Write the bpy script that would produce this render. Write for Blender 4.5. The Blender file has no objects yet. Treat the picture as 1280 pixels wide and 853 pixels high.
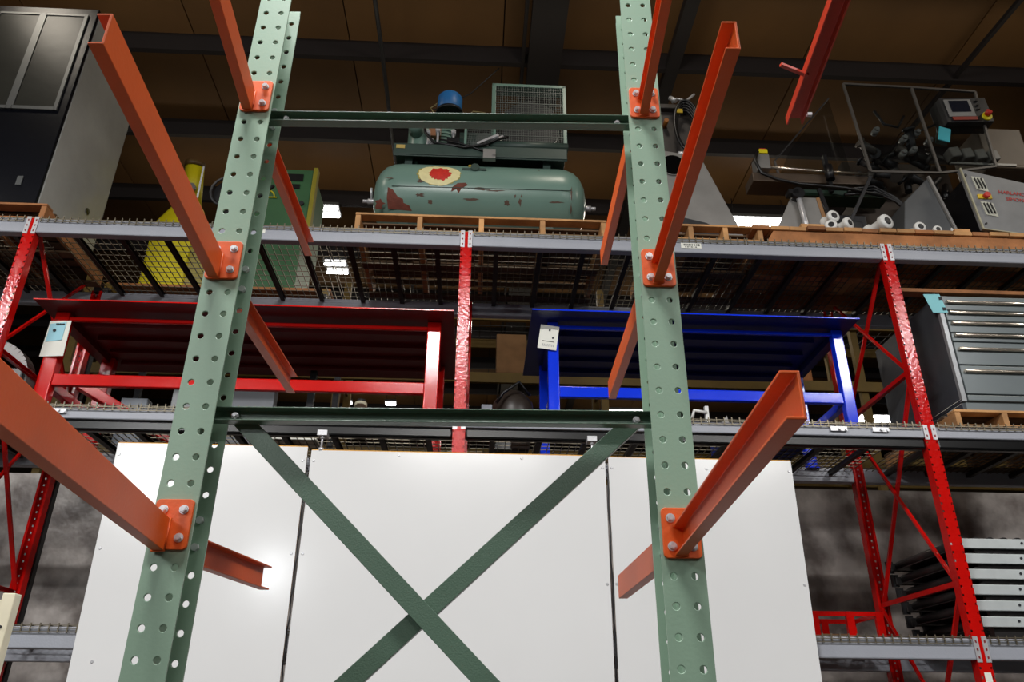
import bpy, bmesh, math, random
from mathutils import Vector, Matrix
random.seed(7)
S = bpy.context.scene
COL = S.collection
PI = math.pi

# ------------------------------------------------------------------ camera
def cam_setup():
    p, y, r = .4555, .0054, .0087
    F = Vector((math.sin(y)*math.cos(p), math.cos(y)*math.cos(p), math.sin(p)))
    R = Vector((math.cos(y), -math.sin(y), 0)); U = R.cross(F)
    R, U = math.cos(r)*R+math.sin(r)*U, -math.sin(r)*R+math.cos(r)*U
    cd = bpy.data.cameras.new('camera'); co = bpy.data.objects.new('camera', cd)
    M = Matrix((R, U, -F)).transposed().to_4x4(); M.translation = Vector((0, 0, 1.6))
    co.matrix_world = M
    cd.sensor_fit = 'HORIZONTAL'; cd.sensor_width = 36; cd.lens = 36*983.7/1280
    cd.clip_start = .05; cd.clip_end = 200
    COL.objects.link(co); S.camera = co
cam_setup()

# ------------------------------------------------------------------ world, lamps, exposure
w = bpy.data.worlds.new('world'); S.world = w; w.use_nodes = True
w.node_tree.nodes['Background'].inputs[0].default_value = (1.0, .82, .6, 1)
w.node_tree.nodes['Background'].inputs[1].default_value = .035
S.view_settings.view_transform = 'Standard'; S.view_settings.look = 'None'
S.view_settings.gamma = 1; S.view_settings.use_curve_mapping = False
S.view_settings.exposure = 0.0

TH = math.radians(2.06)
RACK = Matrix.Translation((-.31, 4.789, 0)) @ Matrix.Rotation(TH, 4, 'Z')

def area(name, loc, target, sx, sy, power, color=(1, .96, .9), frame=None):
    l = bpy.data.lights.new(name, 'AREA'); l.shape = 'RECTANGLE'; l.size = sx; l.size_y = sy
    l.energy = power; l.color = color
    o = bpy.data.objects.new(name, l); COL.objects.link(o)
    o.location = loc
    d = Vector(target)-Vector(loc)
    o.rotation_euler = d.to_track_quat('-Z', 'Y').to_euler()
    return o
# row of tube lamps hung over the aisle, almost above the photographer
for k, (x, pw) in enumerate(((-.8, 330), (5.0, 330), (-6.6, 330))):
    area('aisle_lamp', (x, .5, 6.2), (x, .7, 0), 1.25, .3, pw*.8, (1, .985, .97))
# hall lights behind the photographer
for k in range(3):
    area('hall_lamp', (-5.5+5.5*k, -6.5, 7.0), (-5.5+5.5*k, 3.0, 2.6), 3.0, .3, 110, (1, .98, .95))
# two bright windows in the hall behind, on the left
area('hall_window', (-4.9, -2.6, 4.9), (-1.5, 4.7, 2.6), .55, .8, 60, (.95, .98, 1))
area('hall_window', (-2.9, -2.6, 3.6), (-1.2, 4.7, 2.4), .25, .5, 22, (.95, .98, 1))
# unseen point lights added to brighten the roof, out of the picture above
for x in (-4.5, 1.0, 6.5):
    l = bpy.data.lights.new('roof_fill', 'POINT'); l.energy = 75; l.color = (1, .9, .75); l.shadow_soft_size = .25
    o = bpy.data.objects.new('roof_fill', l); COL.objects.link(o); o.location = (x, 3.6, 7.9)
for y_, p_ in ((6.8, 9), (9.5, 18), (13.5, 18), (18.0, 18)): area('roof_fill_up', (.5, y_, 8.1), (.5, y_, 12), 12, .3, p_, (1, .88, .68))  # added upward fill for the rear ceiling, unseen from below
area('back_lamp', (1.5, 11.5, 8.5), (1.0, 11.0, 0), 6, .4, 130, (1, .9, .75))

# ------------------------------------------------------------------ materials
def lin(c):
    c = c/255
    return c/12.92 if c <= .04045 else ((c+.055)/1.055)**2.4
MATS = {}
def mat(name, rgb, rough=.5, metal=0, var=.12, scale=6, bump=.0, bscale=60, coat=0, rgb2=None, lo=.45, hi=.6, spec=.5, rand=0):
    if name in MATS: return MATS[name]
    m = bpy.data.materials.new(name); m.use_nodes = True; nt = m.node_tree; N = nt.nodes; L = nt.links
    b = N['Principled BSDF']
    b.inputs['Roughness'].default_value = rough; b.inputs['Metallic'].default_value = metal
    b.inputs['Specular IOR Level'].default_value = spec
    if coat: b.inputs['Coat Weight'].default_value = coat; b.inputs['Coat Roughness'].default_value = .08
    tc = N.new('ShaderNodeTexCoord')
    no = N.new('ShaderNodeTexNoise'); no.inputs['Scale'].default_value = scale; no.inputs['Detail'].default_value = 5
    L.new(tc.outputs['Object'], no.inputs['Vector'])
    cr = N.new('ShaderNodeValToRGB')
    a = [lin(v) for v in rgb]
    if rgb2 is None:
        c0 = [v*(1-var) for v in a]; c1 = [min(1, v*(1+var)) for v in a]; p0, p1 = .3, .7
    else:
        c0 = a; c1 = [lin(v) for v in rgb2]; p0, p1 = lo, hi
    cr.color_ramp.elements[0].position = p0; cr.color_ramp.elements[0].color = (*c0, 1)
    cr.color_ramp.elements[1].position = p1; cr.color_ramp.elements[1].color = (*c1, 1)
    L.new(no.outputs['Fac'], cr.inputs['Fac'])
    out = cr.outputs['Color']
    if rand:
        oi = N.new('ShaderNodeObjectInfo'); hs = N.new('ShaderNodeHueSaturation')
        mr = N.new('ShaderNodeMapRange'); mr.inputs['To Min'].default_value = 1-rand; mr.inputs['To Max'].default_value = 1+rand
        L.new(oi.outputs['Random'], mr.inputs['Value']); L.new(mr.outputs['Result'], hs.inputs['Value'])
        L.new(out, hs.inputs['Color']); out = hs.outputs['Color']
    L.new(out, b.inputs['Base Color'])
    if bump:
        n2 = N.new('ShaderNodeTexNoise'); n2.inputs['Scale'].default_value = bscale; n2.inputs['Detail'].default_value = 3
        L.new(tc.outputs['Object'], n2.inputs['Vector'])
        bp = N.new('ShaderNodeBump'); bp.inputs['Strength'].default_value = bump; bp.inputs['Distance'].default_value = .01
        L.new(n2.outputs['Fac'], bp.inputs['Height']); L.new(bp.outputs['Normal'], b.inputs['Normal'])
    MATS[name] = m
    return m
GREEN = mat('green_paint', (136, 163, 142), .45, 0, .03, 5, .03, 150)
GREENB = mat('green_brace_paint', (84, 108, 92), .34, 0, .05, 5, .1, 300)
ORANGE = mat('orange_paint', (214, 88, 22), .45, 0, .05, 9, .05, 160)
STEEL = mat('zinc_steel', (205, 205, 208), .3, .45, .12, 60)
WHITE = mat('white_laminate', (224, 224, 224), .17, 0, .02, 1.2, .05, 5, spec=.5)
PLYEDGE = mat('board_edge', (204, 150, 66), .7, 0, .15, 30)
RED = mat('red_paint', (196, 16, 12), .14, 0, .08, 10, .22, 45, spec=.35)
REDT = mat('red_table_paint', (205, 16, 10), .14, 0, .05, 4, .06, 120)
BLUET = mat('blue_table_paint', (14, 56, 230), .13, 0, .05, 4, .06, 120)
REDU = mat('red_table_shaded', (100, 6, 10), .4, 0, .05, 4)  # darker copy of the red paint, underside shade put into the colour
BLUEU = mat('blue_table_shaded', (6, 22, 92), .4, 0, .05, 4)  # blue paint darkened the same way, shade below the top in the colour
GREY = mat('grey_beam_paint', (158, 161, 170), .4, 0, .05, 5, .1, 90)
BLACKU = mat('black_under_beam', (12, 12, 13), .25, 0, .15, 8)
WIRE = mat('zinc_wire', (120, 112, 96), .4, .7, .15, 20)
CHAN = mat('deck_channel', (60, 56, 52), .5, .5, .15, 20)
PINM = mat('connector_steel', (190, 188, 190), .35, .3, .1, 20)
DARK = mat('black_plastic', (16, 16, 19), .35, 0, .2, 10)
DARKG = mat('dark_steel', (52, 52, 54), .45, .4, .2, 12)
WOOD = mat('pallet_wood', (186, 138, 88), .75, 0, .25, 7, .3, 40, rand=.25)
WOODD = mat('old_pallet_wood', (158, 104, 62), .8, 0, .3, 7, .3, 40, rand=.25)
CABBLK = mat('black_cabinet', (8, 9, 16), .3, 0, .25, 2, .1, 14, spec=.2)
CABGLASS = mat('cabinet_window', (44, 44, 40), .3, 0, .2, 3, .1, 10, spec=.15)
FILM = mat('film_wrapped_white', (168, 168, 165), .22, 0, .2, 1.2, .5, 7)
FRAMEG = mat('grey_frame', (84, 86, 86), .4, .2, .08, 8)
GALV = mat('galvanised', (140, 138, 135), .42, .3, .12, 5)
TANK = mat('compressor_green', (110, 139, 128), .3, 0, .05, 4)
COMPD = mat('compressor_dark_green', (50, 68, 62), .45, 0, .12, 8)
CREAM = mat('cream_decal', (224, 214, 160), .5, 0, .08, 20)
REDD = mat('red_decal', (196, 44, 34), .5, 0, .15, 30)
RUST = mat('rust_scrape', (106, 52, 38), .8, 0, .2, 20)
BLUEF = mat('blue_filter', (38, 110, 176), .45, 0, .08, 10)
GREYM = mat('grey_wire', (92, 98, 95), .5, .3, .1, 20)
YELLOW = mat('yellow_paint', (222, 206, 22), .45, 0, .08, 6)
YBEAM = mat('yellow_rack_paint', (120, 96, 34), .55, 0, .12, 6)
GREENM = mat('green_machine', (58, 104, 66), .45, 0, .08, 6)
PAPER = mat('paper', (232, 232, 222), .7, 0, .02, 9)
LBLUE = mat('light_blue_paper', (160, 212, 226), .7, 0, .03, 9)
CYAN = mat('cyan_tag', (130, 200, 208), .6, 0, .05, 9)
INK = mat('ink', (30, 34, 40), .7, 0, .1, 9)
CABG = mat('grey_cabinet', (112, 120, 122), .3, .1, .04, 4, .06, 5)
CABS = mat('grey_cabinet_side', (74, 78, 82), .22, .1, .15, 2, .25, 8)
CHROME = mat('chrome_bar', (205, 195, 180), .2, .9, .05, 20)
PLAS = mat('white_plastic', (225, 225, 222), .35, 0, .03, 9)
REDTXT = mat('red_lettering', (196, 50, 44), .5, 0, .08, 9)
TARP = mat('wall_sheeting', (122, 112, 107), .36, 0, 0, 3.2, 1.0, 6, rgb2=(208, 200, 194), lo=.38, hi=.64)
CEIL = mat('ceiling_vinyl', (104, 74, 39), .7, 0, .12, 1.5, .25, 8, rand=.1)
PURL = mat('purlin_steel', (26, 21, 22), .6, 0, .1, 4)
FLOOR = mat('concrete_floor', (62, 60, 57), .5, 0, .12, 2, .1, 20)
FARW = mat('far_wall', (70, 55, 38), .8, 0, .1, 1)
CONV = mat('conveyor_zinc', (205, 212, 212), .4, .3, .1, 8)
CONVD = mat('conveyor_dark', (56, 54, 54), .35, .5, .2, 12)
CREAMP = mat('cream_paint', (216, 208, 182), .45, 0, .06, 9)
CARD = mat('cardboard', (150, 112, 74), .8, 0, .15, 8)
CYL = mat('cream_cylinder', (206, 200, 172), .5, 0, .05, 9)
def glassm():
    m = bpy.data.materials.new('clear_guard'); m.use_nodes = True; nt = m.node_tree; N = nt.nodes; L = nt.links
    N.remove(N['Principled BSDF']); o = N['Material Output']
    t = N.new('ShaderNodeBsdfTransparent'); t.inputs[0].default_value = (.8, .82, .82, 1)
    g = N.new('ShaderNodeBsdfGlossy'); g.inputs[1].default_value = .08; mx = N.new('ShaderNodeMixShader'); mx.inputs[0].default_value = .1
    L.new(t.outputs[0], mx.inputs[1]); L.new(g.outputs[0], mx.inputs[2]); L.new(mx.outputs[0], o.inputs[0])
    return m
CLEAR = glassm()
def emit(name, s, c=(1, .98, .95)):
    m = bpy.data.materials.new(name); m.use_nodes = True; b = m.node_tree.nodes['Principled BSDF']
    b.inputs['Emission Color'].default_value = (*c, 1); b.inputs['Emission Strength'].default_value = s
    return m
TUBE = emit('lit_tube', 22)

# ------------------------------------------------------------------ builders
class MB:
    """collects geometry in frame coordinates; build() links it as one mesh object"""
    def __init__(s): s.v = []; s.f = []; s.sm = []
    def add(s, vs, fs, smooth=False):
        n = len(s.v); s.v += [tuple(v) for v in vs]
        for f in fs: s.f.append(tuple(i+n for i in f)); s.sm.append(smooth)
        return s
    def box(s, x0, x1, y0, y1, z0, z1):
        vs = [(x, y, z) for x in (x0, x1) for y in (y0, y1) for z in (z0, z1)]
        return s.add(vs, [(0, 1, 3, 2), (4, 6, 7, 5), (0, 4, 5, 1), (2, 3, 7, 6), (0, 2, 6, 4), (1, 5, 7, 3)])
    def obox(s, c, size, rot=None):
        R = rot if rot is not None else Matrix.Identity(3); c = Vector(c)
        vs = [c+R@Vector((x*size[0]/2, y*size[1]/2, z*size[2]/2)) for x in (-1, 1) for y in (-1, 1) for z in (-1, 1)]
        return s.add(vs, [(0, 1, 3, 2), (4, 6, 7, 5), (0, 4, 5, 1), (2, 3, 7, 6), (0, 2, 6, 4), (1, 5, 7, 3)])
    def bar(s, p0, p1, a, b, up=(0, 0, 1)):
        p0 = Vector(p0); p1 = Vector(p1); d = (p1-p0); l = d.length; d.normalize()
        u = Vector(up); x = d.cross(u)
        if x.length < 1e-4: x = d.cross(Vector((1, 0, 0)))
        x.normalize(); u = x.cross(d)
        R = Matrix((d, x, u)).transposed()
        return s.obox((p0+p1)/2, (l, a, b), R)
    def prism(s, poly, ext):
        n = len(poly); e = Vector(ext); vs = [Vector(p) for p in poly]+[Vector(p)+e for p in poly]
        fs = [tuple(range(n-1, -1, -1)), tuple(range(n, 2*n))]+[(i, (i+1) % n, n+(i+1) % n, n+i) for i in range(n)]
        return s.add(vs, fs)
    def cyl(s, p0, p1, r, n=14, r2=None, smooth=True):
        p0 = Vector(p0); p1 = Vector(p1); d = (p1-p0).normalized(); r2 = r if r2 is None else r2
        x = d.orthogonal().normalized(); y = d.cross(x)
        vs = []
        for p, rr in ((p0, r), (p1, r2)):
            for i in range(n):
                a = 2*PI*i/n; vs.append(p+x*math.cos(a)*rr+y*math.sin(a)*rr)
        s.add(vs, [(i, (i+1) % n, n+(i+1) % n, n+i) for i in range(n)], smooth)
        m = len(s.v)-2*n
        s.f.append(tuple(m+i for i in range(n-1, -1, -1))); s.sm.append(False)
        s.f.append(tuple(m+n+i for i in range(n))); s.sm.append(False)
        return s
    def tube(s, pts, r, n=8):
        pts = [Vector(p) for p in pts]; m = len(pts); vs = []; x = None
        for i, p in enumerate(pts):
            d = (pts[min(i+1, m-1)]-pts[max(i-1, 0)]).normalized()
            if x is None: x = d.orthogonal().normalized()
            else: x = (x-d*x.dot(d)).normalized()
            y = d.cross(x)
            for k in range(n):
                a = 2*PI*k/n; vs.append(p+x*math.cos(a)*r+y*math.sin(a)*r)
        fs = [(i*n+k, i*n+(k+1) % n, (i+1)*n+(k+1) % n, (i+1)*n+k) for i in range(m-1) for k in range(n)]
        s.add(vs, fs, True); b = len(s.v)-m*n
        s.f.append(tuple(b+k for k in range(n-1, -1, -1))); s.sm.append(False)
        s.f.append(tuple(b+(m-1)*n+k for k in range(n))); s.sm.append(False)
        return s
    def lathe(s, prof, org, axis=(0, 0, 1), n=28, smooth=True):
        """prof = [(radius, height)] along axis"""
        d = Vector(axis).normalized(); x = d.orthogonal().normalized(); y = d.cross(x); o = Vector(org)
        vs = []
        for r, h in prof:
            for i in range(n):
                a = 2*PI*i/n; vs.append(o+d*h+(x*math.cos(a)+y*math.sin(a))*max(r, 1e-4))
        m = len(prof)
        fs = [(j*n+i, j*n+(i+1) % n, (j+1)*n+(i+1) % n, (j+1)*n+i) for j in range(m-1) for i in range(n)]
        s.add(vs, fs, smooth); b = len(s.v)-m*n
        s.f.append(tuple(b+k for k in range(n-1, -1, -1))); s.sm.append(False)
        s.f.append(tuple(b+(m-1)*n+k for k in range(n))); s.sm.append(False)
        return s
    def channel(s, p0, p1, w, h, t, open_dir, up=(0, 0, 1)):
        """C section: web height h along up, flanges of width w pointing to open_dir; p0,p1 = centre line of web outside"""
        p0 = Vector(p0); p1 = Vector(p1); o = Vector(open_dir).normalized(); d = (p1-p0).normalized()
        u = o.cross(d); 
        if u.dot(Vector(up)) < 0: u = -u
        pr = [(0, -h/2), (w, -h/2), (w, -h/2+t), (t, -h/2+t), (t, h/2-t), (w, h/2-t), (w, h/2), (0, h/2)]
        vs = [p+o*a+u*b for p in (p0, p1) for a, b in pr]; n = 8
        fs = [(i, (i+1) % n, n+(i+1) % n, n+i) for i in range(n)]
        fs += [(0, 1, 2, 3), (0, 3, 4, 7), (4, 5, 6, 7), (8, 11, 10, 9), (8, 15, 12, 11), (12, 15, 14, 13)]
        return s.add(vs, fs)
    def build(s, name, m, parent=None, bevel=0, label=None, kind=None, org=None):
        o0 = Vector(parent['o']) if parent is not None and 'o' in parent else Vector(org or (0, 0, 0))
        me = bpy.data.meshes.new(name)
        me.from_pydata([tuple(Vector(v)-o0) for v in s.v], [], s.f)
        bm = bmesh.new(); bm.from_mesh(me); bmesh.ops.recalc_face_normals(bm, faces=bm.faces[:]); bm.to_mesh(me); bm.free()
        me.polygons.foreach_set('use_smooth', s.sm); me.materials.append(m)
        o = bpy.data.objects.new(name, me); COL.objects.link(o)
        if parent is not None:
            o.parent = parent; o['o'] = tuple(o0)
        if bevel:
            b = o.modifiers.new('bevel', 'BEVEL'); b.width = bevel; b.segments = 2; b.limit_method = 'ANGLE'; b.angle_limit = math.radians(50)
        if label: o['label'] = label
        if kind: o['kind'] = kind
        return o
def B(*a): return MB().box(*a)

def thing(name, label, cat, loc, frame='rack', group=None, kind=None):
    """Empty at the thing's base; loc in frame coordinates"""
    o = bpy.data.objects.new(name, None); COL.objects.link(o); o.empty_display_size = .1
    F = RACK if frame == 'rack' else Matrix.Identity(4)
    o.matrix_world = F @ Matrix.Translation(loc)
    o['o'] = tuple(loc)
    if label: o['label'] = label
    if cat: o['category'] = cat
    if group: o['group'] = group
    if kind: o['kind'] = kind
    return o
def single(mb, name, m, label, cat, loc, frame='rack', group=None, bevel=0, kind=None):
    """a thing that is one mesh"""
    o = mb.build(name, m, None, bevel, label, kind, org=loc)
    F = RACK if frame == 'rack' else Matrix.Identity(4)
    o.matrix_world = F @ Matrix.Translation(loc); o['o'] = tuple(loc)
    if cat: o['category'] = cat
    if group: o['group'] = group
    return o
def copy_tree(o, parent=None):
    c = o.copy(); COL.objects.link(c)
    if parent is not None: c.parent = parent
    for ch in o.children: copy_tree(ch, c)
    return c
def clone(o, loc, label=None, rz=0, frame='rack'):
    c = copy_tree(o)
    F = RACK if frame == 'rack' else Matrix.Identity(4)
    c.matrix_world = F @ Matrix.Translation(loc) @ Matrix.Rotation(rz, 4, 'Z')
    if label: c['label'] = label
    return c
def put(o, pos, parent, rot=None):
    """another copy of a small part (shared mesh) at frame position pos under parent"""
    c = o.copy(); COL.objects.link(c); c.parent = parent
    c.location = Vector(pos)-Vector(parent['o'])
    if rot: c.rotation_euler = rot
    return c
def text_mesh(body, size, name, m, parent, origin, rot, ext=.001):
    cu = bpy.data.curves.new(name, 'FONT'); cu.body = body; cu.size = size; cu.extrude = ext
    cu.align_x = 'LEFT'
    t = bpy.data.objects.new(name, cu); COL.objects.link(t)
    bpy.context.view_layer.update()
    me = bpy.data.meshes.new_from_object(t.evaluated_get(bpy.context.evaluated_depsgraph_get()))
    bpy.data.objects.remove(t)
    me.materials.clear(); me.materials.append(m)
    o = bpy.data.objects.new(name, me); COL.objects.link(o); o.parent = parent; o['o'] = parent['o']
    M = rot.to_4x4() if len(rot) == 3 else rot
    o.matrix_local = Matrix.Translation(Vector(origin)-Vector(parent['o'])) @ M
    return o

# ================================================================== SETTING
fl = B(-14, 18, -18, 20, -.1, 0).build('floor', FLOOR, kind='structure'); fl.matrix_world = RACK
def st(name, mb, m):
    o = mb.build(name, m, kind='structure'); o.matrix_world = RACK; o['o'] = (0, 0, 0); return o
st('wall_back', B(-14, 18, 2.3, 2.4, 0, 3.62), TARP)
st('wall_far', B(-14, 18, 20, 20.1, 0, 9.6), FARW)
st('wall_left', B(-14.1, -14, -18, 20, 0, 9.6), FARW)
st('wall_right', B(18, 18.1, -18, 20, 0, 9.6), FARW)
st('wall_front', B(-14, 18, -18.1, -18, 0, 9.6), FARW)
ceil = st('ceiling', B(-14, 18, -18, 20, 9.42, 9.5), PURL)
PS = 1.54; PY0 = 2.46
pm = None
for i in range(-3, 12):
    for j in range(17):
        x = -13+j*1.9; y = PY0+i*PS+.03
        if pm is None:
            pm = MB().box(0, 1.885, 0, PS-.04, 9.22, 9.25).build('ceiling_panel', CEIL, ceil); pm.location = (x, y, 0); pm0 = pm
        else:
            c = pm0.copy(); COL.objects.link(c); c.location = (x, y, 0)
for i in range(-3, 12):
    y = PY0+i*PS
    MB().channel((-14, y-.06, 9.08), (18, y-.06, 9.08), .07, .26, .008, (0, 1, 0)).box(-14, 18, y-.06, y+.12, 9.21, 9.218).build('purlin', PURL, ceil)
MB().box(.52, .56, -4, 20, 8.94, 9.08).box(.6, 1.0, -4, 20, 8.86, 9.02).build('girder', PURL, ceil)
MB().channel((2.32, -4, 9.0), (2.32, 20, 9.0), .16, .12, .01, (1, 0, 0)).build('girder', PURL, ceil)
MB().bar((6.1, 1, 9.0), (5.5, 9, 9.0), .05, .05).build('girder', PURL, ceil)
cd = single(MB().tube([(-1.18, -1, 8.9), (-1.17, 2.2, 8.9), (-1.18, 3.6, 8.88), (-1.19, 5.2, 8.9), (-1.18, 12, 8.9)], .026), 'conduit', DARKG,
            'dark straight pipe running under the roof left of the compressor', 'pipe', (-1.2, 5, 9.0))
single(MB().tube([(-1.18, 3.35, 8.95), (-.9, 3.3, 8.88), (-.5, 3.15, 8.86), (-.1, 2.9, 8.9), (.25, 2.55, 9.0)], .008), 'hanging_cable', DARKG,
       'thin dark cable sagging under the roof above the compressor', 'cable', (-.5, 3.2, 8.9))

# far ceiling lights
def light_fixture(x, y, z, l, label, rz=0, wdt=.14):
    t = thing('tube_light', label, 'lamp', (x, y, z), group='tube lights under the roof')
    MB().box(x-l/2, x+l/2, y-wdt/2, y+wdt/2, z+.03, z+.08).build('housing', FRAMEG, t)
    for s in (-1, 1):
        MB().cyl((x-l/2+.02, y+s*wdt*.28, z), (x+l/2-.02, y+s*wdt*.28, z), .022, 10).build('tube', TUBE, t)
    hw = MB()
    for s in (-1, 1): hw.cyl((x+s*l*.4, y, z+.08), (x+s*l*.4, y, 9.22), .006, 6)
    hw.build('hanger', DARKG, t)
light_fixture(4.45, 5.35, 8.75, 1.0, 'bright tube light seen above the planks right of the metal chute', wdt=.3)
light_fixture(-2.36, 5.5, 8.8, .42, 'bright light seen left of the compressor just above the top shelf', wdt=.34)
light_fixture(-2.45, 7.1, 8.75, .4, 'bright light seen through the wire deck under the top shelf', wdt=.5)
light_fixture(3.85, 13.5, 8.68, 1.4, 'long tube light seen under the blue table beside the right green post', wdt=.2)
light_fixture(10.8, 14.3, 8.95, 1.5, 'long tube light seen behind the right red rack post above the middle shelf', wdt=.5)
light_fixture(-2.1, 13.5, 8.75, .28, 'small light seen under the middle of the red table', wdt=.2)
light_fixture(-3.1, 13.5, 8.75, .12, 'tiny light seen left of the one under the red table', wdt=.14)
light_fixture(4.2, 7.15, 8.9, .16, 'tiny light seen under the top shelf right of the right green post', wdt=.1)

# ================================================================== PALLET RACK (red uprights, grey beams)
rk = thing('pallet_rack', 'tall pallet rack with red slotted uprights and grey beams behind the green frame', 'rack', (0, 0, 0))
UX = (-3.08, 0.0, 3.10, 6.2); DEPTH = 1.12
def upright_mesh():
    m = MB(); wd = .04; t = .003; H = 6.0; Z1 = 4.83
    # front face with notches cut in both edges, every 50.8 mm
    z = 0; nz = .014; nd = .013
    while z < Z1-.05:
        m.box(-wd, wd, 0, t, z, z+.0508-nz)
        m.box(-wd+nd, wd-nd, 0, t, z+.0508-nz, z+.0508)
        z += .0508
    m.box(-wd, -wd+t, .004, .07, 0, Z1); m.box(wd-t, wd, .004, .07, 0, Z1)
    m.box(-wd, -wd+.018, .067, .07, 0, Z1); m.box(wd-.018, wd, .067, .07, 0, Z1)
    m.box(-.06, .06, -.02, .1, 0, .008)
    return m
um = None
for x in UX:
    for y, rz in ((0, 0), (DEPTH, PI)):
        if um is None: um = upright_mesh().build('upright', RED, rk)
        o = um if (x == UX[0] and y == 0) else um.copy()
        if o is not um: COL.objects.link(o); o.parent = rk
        o.location = (x, y, 0); o.rotation_euler = (0, 0, rz)
for x in UX[:3]:
    for z in (1.0, 2.41, 3.83):
        MB().channel((x-.016, .06, z), (x-.016, DEPTH-.06, z), .03, .032, .003, (1, 0, 0)).build('brace', RED, rk)
    for (z0, z1) in ((1.0, 2.41), (2.41, 3.83), (3.83, 4.8)):
        k = 1.0 if z1 < 4.5 else .83
        MB().bar((x+.004, .07, z1-.02 if k == 1 else z1), (x+.004, .07+(DEPTH-.14), z0+.02), .026, .018).build('brace', RED, rk)
        MB().bar((x-.022, .07, z0+.02), (x-.022, .07+(DEPTH-.14)*k, z1-.02), .02, .018).build('brace', RED, rk)
BAYS = [(-6.16, -3.08), (-3.08, 0), (0, 3.1), (3.1, 6.2)]
LEV = {'top': (4.705, 4.823), 'mid': (3.325, 3.402), 'low': (1.967, 2.085)}
def beam(x0, x1, y, z0, z1, back, rail=False):
    s = -1 if not back else 1
    yf = y if not back else y
    bm_ = MB()
    y0, y1 = (y-.001, y+.065) if not back else (y-.065, y+.001)
    bm_.box(x0+.04, x1-.04, y0, y1, z0, z1)
    b = bm_.build('beam', GREY, rk, bevel=.008)
    for e, sg in ((x0+.012, 1), (x1-.012, -1)):
        yc = y-.004 if not back else y+.004
        c = MB()
        c.box(min(e, e+sg*.03), max(e, e+sg*.03), min(yc, y), max(yc, y)+.0, z0-.012, z1+.012)
        cn = c.build('connector', PINM, b)
        if not back:
            p = MB()
            n = 3 if z1-z0 > .1 else 2
            for k in range(n):
                zc = z0+(z1-z0)*(k+.3)/(n-.3)
                p.prism([(e+sg*.01, yc-.001, zc-.008), (e+sg*.02, yc-.001, zc-.004), (e+sg*.02, yc-.001, zc+.009), (e+sg*.01, yc-.001, zc+.006)], (0, .002, 0))
            p.build('slot', mat('slot_red', (120, 18, 20), .6), b)
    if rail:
        MB().box(x0+.04, x1-.04, y+.01, y+.07, z0-.072, z0).build('under_beam_strip', BLACKU, rk, bevel=.014)  # black box under the middle beam, set back from its face
for i, (x0, x1) in enumerate(BAYS):
    for k, (z0, z1) in LEV.items():
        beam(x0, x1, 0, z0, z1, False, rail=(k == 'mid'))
        beam(x0, x1, DEPTH, z0, z0+.115, True)
# white bar-code stickers on the top beam
def sticker(x, z, wd, txt, label):
    t = MB().box(x-wd/2, x+wd/2, -.004, -.002, z-.022, z+.022).build('sticker', PAPER, rk, label=label)
    if txt:
        m = MB(); q = x-wd*.36
        for k in range(12):
            w_ = random.choice((.004, .006, .009)); m.box(q, q+w_, -.0052, -.004, z-.002, z+.014); q += w_+random.choice((.004, .007))
        for k in range(6): m.box(x-wd*.3+k*.015, x-wd*.3+k*.015+.009, -.0052, -.004, z-.016, z-.008)
        m.build('print', INK, t)
sticker(1.64, 4.765, .15, True, 'white bar-code sticker')
sticker(-1.47, 4.78, .06, False, 'small white sticker')
MB().box(3.08, 3.12, -.004, -.002, 1.84, 1.9).build('sticker', PAPER, rk, label='white sticker on the right red upright')
MB().box(.02, .05, -.004, -.002, 3.55, 3.6)

for x in (-2.53, -.85, 2.49, 2.77):
    MB().box(x-.06, x+.05, -.016, -.001, 3.355, 3.385).cyl((x, -.016, 3.37), (x, -.026, 3.37), .012, 8).cyl((x+.04, -.016, 3.365), (x+.04, -.022, 3.365), .008, 8).build('deck_clip', STEEL, rk)

# ------------------------------------------------------------------ wire decks
def wire_deck(x0, x1, ztop, label, group):
    t = thing('wire_deck', label, 'wire deck', (x0, 0, ztop), group=group)
    m = MB(); r = .0026
    n = int((x1-x0)/.0508)
    for i in range(n+1):
        x = x0+.006+(x1-x0-.012)*i/n
        m.box(x-r, x+r, -.006, DEPTH+.004, ztop-.001, ztop+.004)
        m.box(x-r*1.2, x+r*1.2, -.0115, -.006, ztop-.036, ztop+.016)
    for j in range(15):
        y = .01+(DEPTH-.02)*j/14
        m.box(x0, x1, y-r, y+r, ztop+.004, ztop+.008)
    for zz in (ztop-.012, ztop-.032): m.box(x0, x1, -.015, -.0115, zz-r, zz+r)
    m.build('wire_mesh', WIRE, t, kind='stuff')
    for k in (.17, .5, .83):
        x = x0+(x1-x0)*k
        MB().channel((x-.02, .02, ztop-.02), (x-.02, DEPTH-.02, ztop-.02), .036, .032, .002, (1, 0, 0)).build('support_channel', CHAN, t)
GR = {'top': 'wire decks on the top shelf', 'mid': 'wire decks on the middle shelf', 'low': 'wire decks on the bottom shelf'}
PLC = {(0, 2): 'left of the left red upright', (1, 0): 'just right of the left red upright', (1, 1): 'in the middle of the bay left of the centre upright',
       (1, 2): 'just left of the centre red upright', (2, 0): 'just right of the centre red upright', (2, 1): 'in the middle of the bay right of the centre upright',
       (2, 2): 'just left of the right red upright', (3, 0): 'right of the right red upright', (3, 1): 'furthest right at the picture edge'}
LN = {'top': 'top', 'mid': 'middle', 'low': 'bottom'}
for k, (z0, z1) in LEV.items():
    for (b, j), pl in PLC.items():
        if k == 'low' and (b, j) == (3, 1): pass
        x0, x1 = BAYS[b]; L_ = (x1-x0-.1)/3
        a = x0+.05+L_*j
        zt = z1 if k != 'mid' else z1+.012
        wire_deck(a+.004, a+L_-.004, zt+.002, 'wire mesh deck, %s shelf, %s' % (LN[k], pl), GR[k])
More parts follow.
